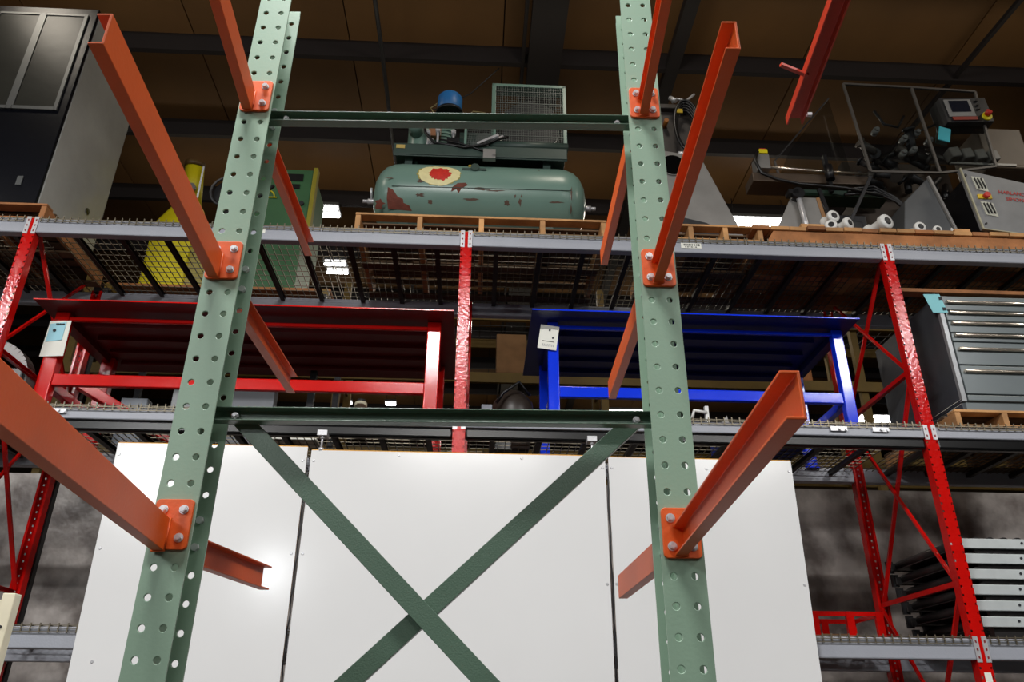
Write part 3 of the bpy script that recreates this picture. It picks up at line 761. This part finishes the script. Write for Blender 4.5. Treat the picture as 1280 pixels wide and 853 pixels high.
# ------------------------------------------------------------------ plank platform on the right, with planks
pp = thing('plank_platform', 'long rough timber beam topped with a row of short orange-brown planks, top shelf at right', 'platform', (3.3, .5, ZT))
MB().prism([(2.22, .02, ZT), (4.6, .02, ZT), (4.6, .02, ZT+.105), (2.28, .02, ZT+.105)], (0, .09, 0)).build('beam', WOODD, pp, bevel=.006)
for yy in (.5, .95): MB().box(2.24, 4.6, yy, yy+.09, ZT, ZT+.105).build('beam', WOODD, pp, bevel=.006)
zq = ZT+.105; random.seed(5); x = 2.12; k = 0
while x < 4.5:
    wd = random.uniform(.125, .15)
    z_ = zq+random.uniform(0, .003)
    MB().box(x, x+wd-.006, .0+random.uniform(-.01, .01), 1.08, z_, z_+.033).build('plank', WOOD if k % 3 else WOODD, pp, bevel=.003)
    x += wd; k += 1
zq2 = zq+.037
for a, b, lb in ((2.5, 2.68, 'short wood offcut lying on the planks at the foot of the angled steel hood'), (3.68, 3.8, 'short wood offcut lying on the planks under the tilted grey door')):
    single(B(a, b, .02, .2, zq2, zq2+.035), 'wood_offcut', WOOD, lb, 'wood block', ((a+b)/2, .1, zq2), group='wood offcuts on the planks', bevel=.004)

# spools
def spool(x, y, z, r, l, rz, label, tilt=0):
    d = Vector((math.sin(rz), -math.cos(rz), 0)).normalized()
    t = thing('white_spool', label, 'spool', (x, y, z), group='white plastic rollers on the planks')
    c = Vector((x, y, z+r)); p0 = c-d*l/2
    MB().lathe([(r*.55, 0), (r*.95, .003), (r, .012), (r, l*.22), (r*.72, l*.3), (r*.72, l*.7), (r, l*.78), (r, l-.012), (r*.95, l-.003), (r*.55, l)], p0, d, 22).build('roller', PLAS, t)
    MB().lathe([(r*.5, l-.002), (r*.5, l+.002), (r*.28, l+.002)], p0, d, 16).cyl(p0+d*l, p0+d*(l+.004), r*.25, 10).build('hub', DARKG, t)
spool(2.76, .1, zq2, .045, .14, -.3, 'white plastic roller lowest left of the pile on the planks')
spool(2.84, .07, zq2, .05, .14, .5, 'white plastic roller leaning right in the left pile')
spool(2.77, .1, zq2+.085, .05, .12, .2, 'white plastic roller on top of the left pile')
spool(2.92, .12, zq2, .038, .1, -.9, 'small white roller at the right edge of the left pile')
spool(3.12, .08, zq2, .062, .2, .35, 'single large white roller in the middle of the planks')
spool(3.42, .08, zq2, .045, .12, .05, 'white roller lying alone left of the angled steel hood foot')
spool(3.56, .08, zq2, .034, .1, .0, 'smallest white roller, just right of the lone one')

# angled steel stand (bright)
sg = thing('steel_stand', 'bright angled galvanised plate with pipe leg, left end of the planks', 'stand', (2.7, .4, zq2))
MB().prism([(2.52, .35, zq2), (2.87, .35, zq2), (2.83, .35, 5.5), (2.62, .35, 5.5), (2.44, .35, zq2+.16)], (0, .02, 0)).build('plate', GALV, sg)
MB().cyl((2.7, .31, zq2), (2.66, .31, 5.52), .022, 12).build('pipe_leg', STEEL, sg)
MB().cyl((2.66, .28, 5.5), (2.66, .36, 5.5), .05, 14).box(2.58, 2.66, .28, .36, 5.49, 5.53).build('clamp', DARK, sg)
MB().bar((2.9, .36, zq2), (2.84, .36, 5.5), .03, .03).build('brown_strip', CARD, sg)
MB().bar((2.97, .36, zq2), (2.87, .36, 5.6), .02, .03).build('dark_strip', DARK, sg)

# packaging machine with clear guard
mc = thing('guarded_machine', 'large stainless machine with clear guard frames and touch panel, top right above the planks', 'machine', (3.7, .7, zq2))
DIMST = mat('dim_steel', (92, 88, 84), .45, .3, .12, 8)  # darker steel, the weaker light at this end put into the colour
def fr(p0, p1, w_=.02, m=DIMST, name='guard_frame'): MB().bar(p0, p1, w_, w_).build(name, m, mc, bevel=.002)
A = (3.25, .3, 6.71); A2 = (3.31, .3, 5.75); Bm = (3.86, .3, 6.7); B2 = (3.9, .3, 5.76); D1 = (4.43, .3, 6.68); D2 = (4.4, .3, 5.85)
for a, b in ((A, A2), (A, Bm), (Bm, D1), (D1, D2), (Bm, B2), (A2, B2), (B2, D2)): fr(a, b)
MB().prism([A2, B2, Bm, A], (0, .005, 0)).build('clear_panel', CLEAR, mc)
MB().prism([B2, D2, D1, Bm], (0, .005, 0)).build('clear_panel', CLEAR, mc)
MB().prism([(2.62, .5, 5.82), (3.27, .5, 5.75), (3.2, .5, 6.72), (2.75, .5, 6.1)], (0, .005, 0)).build('clear_panel', CLEAR, mc)
fr((2.62, .49, 5.8), (2.6, .49, 5.98), .018); fr((2.6, .49, 5.98), (3.2, .49, 6.72), .012, DARKG)
MB().box(2.36, 3.35, .42, .62, 5.71, 5.8).build('cross_beam', mat('brown_steel', (88, 74, 62), .4, .3), mc, bevel=.006)
MB().cyl((2.5, .4, 5.84), (3.34, .4, 5.8), .012, 10).build('rail', CHROME, mc)
MB().box(2.4, 2.5, .36, .5, 5.8, 5.95).build('sensor_box', GALV, mc); MB().box(2.42, 2.49, .35, .5, 5.95, 5.99).build('yellow_cap', YELLOW, mc)
MB().box(2.43, 2.48, .36, .42, 5.99, 6.005).build('red_cap', REDD, mc)
MB().tube([(2.4, .34, 5.95), (2.36, .33, 5.85), (2.4, .33, 5.72), (2.52, .33, 5.66), (2.7, .34, 5.63), (3.1, .36, 5.62), (3.4, .36, 5.55)], .014, 8).build('cable', DARK, mc)
MB().box(2.75, 3.5, .45, .6, 5.6, 5.66).build('green_rail', mat('dark_green_rail', (24, 50, 38), .5), mc)
MB().box(2.98, 3.01, .38, .42, 5.6, 5.98).cyl((2.99, .36, 5.7), (2.99, .36, 5.84), .035, 12).build('post', DARK, mc)
fr((3.33, .35, 5.74), (3.04, .35, 5.22), .026, DARKG, 'leg')
MB().box(3.3, 3.95, .65, 1.0, 5.35, 5.72).build('lower_body', mat('dim_brown_steel', (70, 60, 52), .45, .3), mc, bevel=.01)
for x in (3.34, 3.92): MB().bar((x, .95, zq2), (x, .95, 5.4), .05, .05).build('leg', DARKG, mc)
MB().box(3.05, 3.3, .5, .7, 5.28, 5.45).box(3.1, 3.25, .48, .5, 5.3, 5.38).box(3.0, 3.06, .55, .62, zq2, 5.3).build('gear_unit', DARKG, mc, bevel=.01)
for q in range(3):
    MB().tube([(3.1+.03*q, .4, 5.58+.03*q), (3.35, .38, 5.6+.03*q), (3.5, .36, 5.5+.02*q), (3.6, .35, 5.35+.02*q), (3.75, .34, 5.33)], .013, 8).build('hose', DARK, mc)
# machinery behind the clear guard
random.seed(21)
for k in range(26):
    x = random.uniform(3.42, 4.15); z_ = random.uniform(5.78, 6.25); y = random.uniform(.42, .8); r = random.uniform(.015, .04)
    d = Vector((random.uniform(-1, 1), random.uniform(-.4, .4), random.uniform(-1, 1))).normalized()*random.uniform(.05, .14)
    c = Vector((x, y, z_)); MB().cyl(c-d, c+d, r, 12).cyl(c+d, c+d*1.2, r*1.4, 12).build('actuator', random.choice((DARKG, DIMST, DARK, DIMST, DARKG)), mc)
for (x, z_) in ((3.49, 6.26), (3.85, 6.25), (3.72, 6.18), (3.78, 6.06), (3.94, 6.17), (3.68, 6.02)):
    MB().cyl((x, .42, z_), (x, .36, z_), .028, 14).cyl((x, .36, z_), (x, .34, z_), .018, 14).build('knob', mat('pale_grey', (150, 150, 148), .4), mc)
MB().tube([(3.6, .5, 6.6), (3.66, .5, 6.45), (3.78, .5, 6.42), (3.86, .5, 6.55)], .012, 8).tube([(3.74, .4, 6.12), (3.9, .4, 6.3), (4.15, .4, 6.42), (4.3, .4, 6.5)], .01, 8).build('tubing', DARKG, mc)
MB().box(3.4, 4.38, .85, .95, 5.74, 6.3).build('back_plate', mat('dim_brown_steel', (70, 60, 52)), mc)
RX = Matrix.Rotation(math.radians(-4), 3, 'Y')
MB().obox((4.26, .33, 6.42), (.42, .16, .27), RX).build('touch_panel_box', DARKG, mc, bevel=.006)
MB().obox((4.2, .245, 6.43), (.24, .01, .19), RX).build('touch_panel_frame', mat('pale_frame', (140, 140, 140), .4), mc, bevel=.004)
MB().obox((4.2, .238, 6.445), (.17, .006, .12), RX).build('screen', mat('screen_dark', (30, 32, 44), .15), mc)
MB().obox((4.22, .242, 6.315), (.22, .006, .035), RX).build('red_strip', mat('dull_red', (140, 40, 24), .5), mc)
MB().cyl((4.42, .26, 6.35), (4.42, .235, 6.35), .042, 16).build('yellow_ring', YELLOW, mc); MB().cyl((4.42, .235, 6.36), (4.42, .2, 6.37), .026, 14).build('stop_button', REDD, mc)
for z_ in (6.52, 6.47, 6.43): MB().cyl((4.37, .25, z_), (4.37, .235, z_), .012, 10).build('button', DARK, mc)
MB().obox((4.02, .28, 6.16), (.1, .012, .15), Matrix.Rotation(.3, 3, 'Y')).build('cyan_rag', mat('cyan_rag', (60, 170, 186), .7), mc, bevel=.004)
for k in range(4): MB().obox((4.1+.11*k, .36, 6.01-.006*k), (.09, .1, .1), Matrix.Rotation(-.2, 3, 'Y')).build('white_block', mat('dull_white', (134, 130, 124), .5), mc, bevel=.01)
MB().box(4.05, 4.62, .34, .36, 5.9, 5.92).build('rail', GALV, mc)
MB().box(4.5, 4.9, .5, .9, 6.0, 6.45).box(4.48, 4.92, .45, .5, 5.97, 6.01).build('beige_cover', mat('beige_cover', (100, 86, 70), .5), mc, bevel=.01)

# tilted hood plate
hdp = thing('steel_hood', 'leaning dark grey steel hood plate with pale edge, left of the tilted grey door', 'machine part', (3.65, .3, zq2))
MB().prism([(3.4, .25, zq2), (3.88, .25, zq2), (3.74, .25, 5.66), (3.5, .25, 5.42)], (0, .3, 0)).build('body', mat('hood_grey', (88, 90, 92), .4, .3), hdp, bevel=.006)
MB().bar((3.885, .24, zq2), (3.745, .24, 5.67), .02, .02).build('edge_strip', GALV, hdp)
MB().prism([(3.74, .2, zq2), (3.92, .2, zq2), (3.79, .2, zq2+.17)], (0, .02, 0)).build('white_gusset', PLAS, hdp)
# tilted grey electrical door with lettering
ed = thing('electrical_cabinet', 'grey steel door with two louvres, yellow and red stop button and red lettering, far right', 'cabinet', (4.3, .2, zq2))
P_ = [(3.92, .1, 5.65), (3.96, .1, 5.07), (4.7, .1, 4.98), (4.7, .1, 5.46)]
MB().prism(P_, (0, .03, 0)).build('door', mat('door_grey', (128, 129, 130), .4, .15), ed, bevel=.004)
MB().prism([(3.98, .13, 5.6), (4.0, .13, zq2+.02), (4.7, .13, zq2+.005), (4.7, .13, 5.42)], (0, .45, 0)).build('body', DARK, ed)
MB().bar((3.925, .095, 5.65), (3.965, .095, 5.07), .012, .012).bar((3.965, .095, 5.07), (4.7, .095, 4.98), .008, .008).build('door_edge', mat('cream_edge', (170, 166, 140), .5), ed)
sh = math.atan2(-.1, .78)
for zc_, xo in ((5.5, 4.04), (5.26, 4.055)):
    MB().prism([(xo-.045, .094, zc_+.072), (xo+.05, .094, zc_+.055), (xo+.062, .094, zc_-.075), (xo-.03, .094, zc_-.055)], (0, .006, 0)).build('louvre', mat('louvre_white', (196, 196, 180), .5), ed)
    for k in range(3): MB().bar((xo-.028+.026*k, .09, zc_+.05), (xo-.01+.026*k, .09, zc_-.048), .014, .006).build('louvre_slot', DARKG, ed)
MB().box(4.0, 4.11, .09, .1, 5.355, 5.395).build('stop_plate', mat('stop_yellow', (214, 180, 30), .5), ed); MB().cyl((4.06, .09, 5.375), (4.06, .06, 5.378), .024, 14).build('stop_button', REDD, ed)
MB().cyl((3.95, .1, 5.58), (3.95, .09, 5.58), .012, 10).cyl((4.0, .1, 5.12), (4.0, .09, 5.12), .008, 10).build('screw', DARKG, ed)
TR_ = Matrix.Rotation(math.radians(-8), 4, 'Y').inverted() @ Matrix.Rotation(PI/2, 4, 'X')
TR_ = Matrix.Rotation(math.radians(5.5), 4, 'Y') @ Matrix.Rotation(PI/2, 4, 'X')
text_mesh('HARLAND', .046, 'lettering', REDTXT, ed, (4.18, .097, 5.415), TR_)
text_mesh('SIMON', .046, 'lettering', REDTXT, ed, (4.225, .097, 5.35), TR_)

# ================================================================== MIDDLE SHELF
def worktable(x0, x1, lx0, lx1, ztop, mt, mu, label, loc, leg, yb, zs, za):
    t = thing('steel_table', label, 'table', loc, group='painted steel tables on the middle shelf')
    zt = ztop; front = .25
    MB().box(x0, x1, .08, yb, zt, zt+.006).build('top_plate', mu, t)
    MB().box(x0, x1, .076, .08, zt-.001, zt+.008).build('top_edge', mt, t)
    yk = 1.02
    for xx in (lx0, lx1):
        for y in (front, yk):
            MB().box(xx-leg/2, xx+leg/2, y, y+leg*.8, ZM+.002, zt-.002).build('leg', mt, t, bevel=.006)
            MB().box(xx-leg/2-.01, xx+leg/2+.01, y-.01, y+leg*.8+.01, ZM, ZM+.006).build('foot_plate', mt, t)
        MB().box(xx-.025, xx+.025, front+leg*.8, yk, zs[0], zs[1]-.02).build('side_stretcher', mt, t, bevel=.005)
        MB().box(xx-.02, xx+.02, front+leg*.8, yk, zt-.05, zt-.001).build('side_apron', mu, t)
    MB().box(lx0+leg/2, lx1-leg/2, front+.01, front+.05, zs[0], zs[1]).build('stretcher', mt, t, bevel=.006)
    MB().box(lx0+leg/2, lx1-leg/2, front+.005, front+.035, za[0], za[1]).build('apron_bar', mt, t, bevel=.006)
    for k in range(4):
        y = .42+.22*k
        MB().box(x0+.2, x1-.2, y, y+.03, zt-.03, zt).build('stiffener', mu, t)
    return t
rt = worktable(-2.955, -.07, -2.83, -.212, 4.212, REDT, REDU, 'long glossy red steel table, left on the middle shelf', (-1.5, .6, ZM), .097, 1.3, (3.655, 3.74), (4.145, 4.175))
bt = worktable(.48, 2.83, .642, 2.732, 4.24, BLUET, BLUEU, 'glossy blue steel table, right of the centre red upright on the middle shelf', (1.65, .6, ZM), .078, 1.24, (3.66, 3.74), (4.19, 4.215))
# papers hanging on the tables
pg = thing('paper_tag', 'white sheet with light blue slip hung on the left leg of the red table', 'tag', (-2.8, .2, 3.9), group='paper tags')
MB().prism([(-2.90, .243, 3.855), (-2.73, .222, 3.855), (-2.74, .222, 4.125), (-2.895, .243, 4.13)], (0, -.003, 0)).build('sheet', PAPER, pg)
MB().prism([(-2.885, .238, 3.965), (-2.77, .221, 3.975), (-2.77, .221, 4.115), (-2.885, .238, 4.105)], (0, -.003, 0)).build('slip', LBLUE, pg)
MB().cyl((-2.84, .23, 4.05), (-2.84, .222, 4.05), .011, 12).build('hole', INK, pg)
for k in range(5): MB().box(-2.835+.012*k, -2.827+.012*k, .214, .22, 4.092, 4.1).build('writing', INK, pg)
bg_ = thing('paper_tag', 'white printed sheet tilted on the left leg of the blue table', 'tag', (.6, .2, 3.98), group='paper tags')
R_ = Matrix.Rotation(math.radians(8), 3, 'Y')
MB().obox((.607, .236, 4.105), (.135, .003, .19), R_).build('sheet', PAPER, bg_)
MB().obox((.617, .233, 4.162), (.012, .002, .018), R_).cyl((.639, .2345, 4.1), (.639, .232, 4.1), .008, 12).obox((.604, .233, 4.072), (.085, .002, .004), R_).build('print', INK, bg_)
for k in range(8): MB().obox((.564+.011*k, .2335, 4.045-.0012*k), (.005, .001, .02), R_).build('print', mat('grey_ink', (170, 170, 170), .6), bg_)
for k in range(4): MB().obox((.645+.008*k, .233, 4.172-.001*k), (.005, .002, .006), R_).build('print', INK, bg_)

# grey drawer cabinet
dc = thing('drawer_cabinet', 'grey steel drawer cabinet with long chrome handles on a pallet, middle shelf at right', 'cabinet', (3.9, .5, ZM+.125))
z0 = ZM+.125; z1 = 4.44; cx0 = 3.42
MB().box(cx0, 4.9, .06, 1.0, z0, z1).build('body', CABG, dc, bevel=.004)
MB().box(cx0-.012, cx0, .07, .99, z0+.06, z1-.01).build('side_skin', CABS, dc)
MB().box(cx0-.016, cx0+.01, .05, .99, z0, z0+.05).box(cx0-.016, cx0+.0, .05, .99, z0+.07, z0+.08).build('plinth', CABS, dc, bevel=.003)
MB().box(cx0-.014, cx0+.02, .04, .07, z0+.06, z1).build('corner_strip', mat('pale_corner', (150, 152, 154), .3, .3), dc, bevel=.003)
zz = [4.395, 4.31, 4.225, 4.13, 4.06, 3.88, 3.66, z0+.06]
for a, b in zip(zz[:-1], zz[1:]):
    d = MB().box(cx0+.03, 4.88, .04, .06, b+.006, a-.003).build('drawer', CABG, dc, bevel=.004)
    hz = a-.022 if a > 4.1 else (a-.05 if a < 4.0 else a-.06)
    if b > z0+.07 or True:
        if a > 3.7:
            MB().cyl((cx0+.05, .024, hz-.0), (4.86, .024, hz-.0), .0115, 10).build('handle', CHROME, d)
            MB().box(cx0+.05, 4.86, .03, .042, hz-.004, hz+.012).build('handle_lip', CHROME, d)
ct = single(MB().prism([(3.36, .045, 4.29), (3.46, .03, 4.285), (3.43, .03, 4.435), (3.32, .045, 4.44)], (0, -.003, 0)), 'cyan_tag', CYAN,
            'pale cyan card taped to the top left corner of the grey drawer cabinet', 'tag', (3.4, .035, 4.29))
for (x, z_) in ((3.43, 4.4), (3.44, 4.315)):
    m_ = MB().box(x-.012, x+.012, .026, .0285, z_-.012, z_+.012).build('mark', INK, ct)
single(B(3.14, 4.9, .06, .14, 4.47, 4.5), 'wood_strip', WOODD, 'long thin wood strip lying along the top of the grey drawer cabinet', 'wood strip', (4.0, .1, 4.47), bevel=.003)
# far braces: small things under the blue table
sm = thing('steel_fixture', 'small bright steel clamp fixture on the middle shelf under the blue table', 'tool', (1.72, .3, ZM))
MB().box(1.7, 1.725, .28, .31, ZM, ZM+.2).build('post', PLAS, sm); MB().tube([(1.71, .28, ZM+.15), (1.62, .27, ZM+.16), (1.6, .27, ZM+.1)], .012, 8).build('hook', PLAS, sm)
MB().prism([(1.77, .28, ZM), (1.87, .28, ZM), (1.85, .28, ZM+.13), (1.78, .28, ZM+.06)], (0, .08, 0)).build('bracket', GALV, sm)
MB().box(1.72, 1.8, .29, .34, ZM+.06, ZM+.08).build('arm', DARKG, sm)
single(B(1.9, 2.5, .45, .9, ZM, ZM+.13), 'blue_crate', mat('blue_crate', (20, 44, 130), .5), 'low blue crate on the middle shelf under the blue table', 'crate', (2.2, .7, ZM), bevel=.01)
bc = thing('black_machine', 'black hooded machine with grey panel between the centre upright and the blue table', 'machine', (.38, .8, ZM))
MB().lathe([(.0, 0), (.14, .0), (.17, .08), (.15, .2), (.08, .28), (0, .3)], (.38, .82, 3.62), (0, 0, 1), 20).build('hood', mat('dark_brown_hood', (52, 44, 38), .4), bc)
MB().box(.24, .5, .75, .95, ZM, 3.68).build('body', DARK, bc, bevel=.01)
MB().box(.14, .22, .6, .63, ZM+.04, ZM+.3).build('side_panel', mat('panel_bluegrey', (110, 116, 128), .4), bc, bevel=.004)
MB().tube([(.25, .62, ZM+.32), (.3, .62, ZM+.4), (.42, .64, ZM+.5), (.5, .66, ZM+.4)], .012, 8).tube([(.24, .6, ZM), (.29, .6, ZM+.25)], .012, 8).build('hose', DARK, bc)
MB().box(.36, .5, .55, .7, ZM, ZM+.06).build('base_plate', GALV, bc)

cy = thing('cream_canister', 'small cream cylinder standing under the middle of the red table', 'canister', (-.72, .5, ZM))
MB().lathe([(.04, 0), (.045, .005), (.045, .24), (.04, .25), (0, .25)], (-.72, .5, ZM), (0, 0, 1), 18).build('body', CYL, cy)
MB().lathe([(.03, 0), (.03, .02), (0, .02)], (-.72, .5, ZM+.25), (0, 0, 1), 14).build('cap', DARKG, cy)
vl = thing('valve', 'small dark valve with bright flange right of the cream cylinder', 'valve', (-.33, .5, ZM))
MB().cyl((-.33, .5, ZM), (-.33, .5, ZM+.14), .02, 10).cyl((-.33, .5, ZM+.07), (-.33, .44, ZM+.08), .03, 12).box(-.42, -.24, .48, .52, ZM+.15, ZM+.17).build('body', DARKG, vl)
MB().cyl((-.33, .5, ZM), (-.33, .5, ZM+.02), .04, 14).build('flange', STEEL, vl)
dm = single(MB().lathe([(.075, 0), (.08, .03), (.07, .08), (.04, .11), (0, .12)], (-1.36, .4, ZM), (0, 0, 1), 18), 'grey_dome', mat('dome_grey', (120, 122, 124), .4), 'small grey dome just right of the left green post, under the red table', 'cap', (-1.36, .4, ZM))
single(B(-1.385, -1.03, .61, .79, ZM, ZM+.02), 'cream_slab', PAPER, 'thin cream slab lying on the middle wire deck, seen above the left white board', 'slab', (-1.2, .7, ZM), bevel=.004)
# things behind the red table at left
random.seed(4)
for i, (a, b, y, h, m, lb) in enumerate((
        (-2.62, -2.42, .95, .42, mat('board_bluegrey', (120, 128, 138), .4), 'blue-grey sheet leaning behind the left leg of the red table'),
        (-2.2, -1.98, .85, .5, mat('board_pale', (140, 144, 146), .4), 'pale grey drum-like sheet behind the red table'),
        (-1.8, -1.45, .9, .52, mat('board_grey', (104, 108, 114), .45), 'wide grey cabinet side behind the red table, left of the green post'))):
    single(B(a, b, y, y+.1, ZM, ZM+h), 'metal_sheet', m, lb, 'metal sheet', ((a+b)/2, y, ZM), group='metal sheets behind the red table', bevel=.006)
single(B(-1.98, -1.9, .8, .86, ZM, ZM+.08), 'white_carton', PAPER, 'tiny white carton on the middle shelf left of the left green post', 'carton', (-1.94, .8, ZM), bevel=.003)
single(MB().prism([(-1.62, .5, ZM), (-1.5, .5, ZM), (-1.5, .5, ZM+.12)], (0, .01, 0)), 'blue_card', LBLUE, 'light blue card corner peeking out left of the left green post', 'card', (-1.55, .5, ZM))
# red box beam frame behind the left table leg
rf = thing('red_steel_frame', 'dark red square-tube frame leaning behind the left leg of the red table', 'frame', (-2.3, .8, ZM))
MB().bar((-2.7, .45, ZM+.32), (-2.1, .75, ZM+.02), .07, .07).build('tube', REDT, rf, bevel=.005)
MB().box(-2.02, -1.94, .9, .98, ZM, ZM+.42).build('tube', REDT, rf, bevel=.005)
# grey wheel guard machine far left
wg = thing('ring_guard_machine', 'grey curved guard ring machine with black body at the far left of the middle shelf', 'machine', (-3.45, .7, ZM))
rp = []
for k in range(25):
    a = math.radians(-20+200*k/24); rp.append((-3.5+.28*math.cos(a), .7, ZM+.42+.28*math.sin(a)))
m = MB()
for p, q in zip(rp[:-1], rp[1:]):
    m.bar(p, q, .12, .07)
m.build('guard_ring', mat('ring_grey', (120, 116, 114), .4, .3), wg)
MB().box(-3.7, -3.2, .6, .95, ZM+.12, ZM+.5).build('body', DARK, wg, bevel=.01)
MB().box(-3.7, -3.2, .7, 1.0, ZM, ZM+.12).build('base', DARKG, wg)
MB().cyl((-3.24, .56, ZM+.2), (-3.24, .6, ZM+.2), .1, 16).cyl((-3.24, .6, ZM+.2), (-3.24, .7, ZM+.2), .05, 12).build('cap', mat('pale_beige', (150, 146, 136), .5), wg)
MB().box(-3.3, -3.24, .552, .56, ZM+.16, ZM+.26).build('sticker', mat('teal_sticker', (100, 160, 176), .5), wg)

# ================================================================== LOW SHELF
cr = thing('red_crate', 'open red wooden crate on the bottom shelf, left of the right red uprights', 'crate', (2.5, .75, ZL))
for yy in (.6, 1.02):
    MB().box(2.1, 2.86, yy, yy+.02, ZL, ZL+.03).box(2.1, 2.86, yy, yy+.02, ZL+.18, ZL+.21).build('rail', RED, cr)
    for x in (2.12, 2.36, 2.6, 2.8): MB().box(x, x+.05, yy-.005, yy+.025, ZL, ZL+.21).build('upright_slat', RED, cr)
for x in (2.1, 2.84):
    MB().box(x, x+.02, .62, 1.02, ZL+.18, ZL+.21).box(x, x+.02, .62, 1.02, ZL, ZL+.03).build('rail', RED, cr)
for k in range(5): MB().box(2.14, 2.8, .66+.07*k, .71+.07*k, ZL+.04+.012*k, ZL+.055+.012*k).build('slat', CARD, cr)
# conveyor sections
random.seed(9)
for k in range(6):
    z0 = ZL+.07+k*.0945; lb = ('lowest', 'second lowest', 'third lowest', 'third from the top', 'second from the top', 'topmost')[k]
    dx = (.06, .03, .02, .0, -.02, -.04)[k]
    t = thing('roller_conveyor', 'grey roller conveyor section stacked on the bottom shelf, %s of the stack' % lb, 'conveyor', (3.9, .6, z0), group='stacked conveyor sections')
    x0 = 3.19+dx
    MB().box(x0-.03, 5.2, .12, .145, z0, z0+.06).build('side_rail', CONV, t, bevel=.003)
    MB().box(x0+.02, 5.2, .98, 1.005, z0, z0+.058).build('side_rail', CONVD, t, bevel=.003)
    MB().box(x0+.05, 5.2, .145, .98, z0+.006, z0+.012).build('pan', CONVD, t)
    for j in range(5):
        x = x0+.09+.09*j
        MB().cyl((x, .145, z0+.04), (x, .98, z0+.04), .036, 12).build('roller', CONVD, t)
    MB().cyl((3.45+.03*k, .12, z0+.035), (3.45+.03*k, .115, z0+.035), .008, 8).build('bolt_hole', INK, t)
    MB().box(x0+.0, x0+.05, 1.0, 1.02, z0-.01, z0+.075).build('end_bracket', DARKG, t)
    if k: MB().box(3.3, 5.2, .15, .18, z0-.034, z0).box(3.3, 5.2, .93, .96, z0-.036, z0).build('spacer', CONVD, t)
    else: MB().box(3.3, 5.2, .15, .2, ZL, z0).box(3.3, 5.2, .9, .97, ZL, z0).build('spacer', CONVD, t)
# wooden block on the far left brace
# cream frame bottom left, nearer the camera
cf = thing('cream_stand', 'cream-painted square-tube frame in the bottom left corner, in front of the rack', 'stand', (-1.9, -1.5, 0))
MB().box(-1.718, -1.668, -1.5, -1.45, 0, 2.055).build('post', CREAMP, cf, bevel=.004)
MB().box(-2.6, -2.55, -1.5, -1.45, 0, 2.055).build('post', CREAMP, cf, bevel=.004)
MB().box(-2.55, -1.718, -1.49, -1.46, 2.0, 2.03).box(-2.55, -1.718, -1.49, -1.46, .6, .63).build('rail', CREAMP, cf, bevel=.003)
MB().cyl((-1.69, -1.5, 1.93), (-1.69, -1.507, 1.93), .005, 8).build('screw', DARKG, cf)

# ================================================================== FAR RACK (yellow) beyond the first one
fr_ = thing('yellow_rack', 'second pallet rack with dull yellow beams and posts, dim behind the first rack', 'rack', (0, 4.2, 0))
for x in (-4.55, -1.5, 1.55, 4.6, 7.6):
    for y in (3.5, 4.2):
        MB().box(x-.04, x+.04, y, y+.07, 0, 6.4).build('upright', YBEAM, fr_)
    for z_ in (4.2, 5.2): MB().box(x-.015, x+.015, 3.57, 4.2, z_, z_+.04).build('brace', YBEAM, fr_)
for z_ in (4.2, 5.12, 5.92):
    for y in ((3.46, 4.22) if z_ != 5.12 else (3.46,)):
        MB().box(-4.55, 7.6, y, y+.045, z_, z_+.12).build('beam', YBEAM, fr_)
    m = MB()
    for k in range(90): m.box(-4.5+.135*k, -4.494+.135*k, 3.48, 4.26 if z_ != 5.12 else 3.8, z_+.12, z_+.126)
    for k in range(5 if z_ != 5.12 else 2): m.box(-4.5, 7.6, 3.55+.15*k, 3.556+.15*k, z_+.12, z_+.127)
    m.build('wire_mesh', DARKG, fr_, kind='stuff')
random.seed(33)
bxs = [(-3.9, .7, .45, CARD), (-2.9, .9, .3, DARKG), (.3, .35, .5, CARD), (.75, .3, .42, DARKG), (2.4, .8, .35, CARD), (3.5, .5, .5, WOODD), (5.4, .9, .4, CARD)]
for i, (x, wd, h, m) in enumerate(bxs):
    single(B(x, x+wd, 3.48, 3.78, 5.248, 5.248+h), 'storage_box', m, 'dim storage box on the far yellow rack, %s from the left' % ('first', 'second', 'third', 'fourth', 'fifth', 'sixth', 'seventh')[i], 'box', (x+wd/2, 3.63, 5.248), group='boxes on the far yellow rack', bevel=.01)
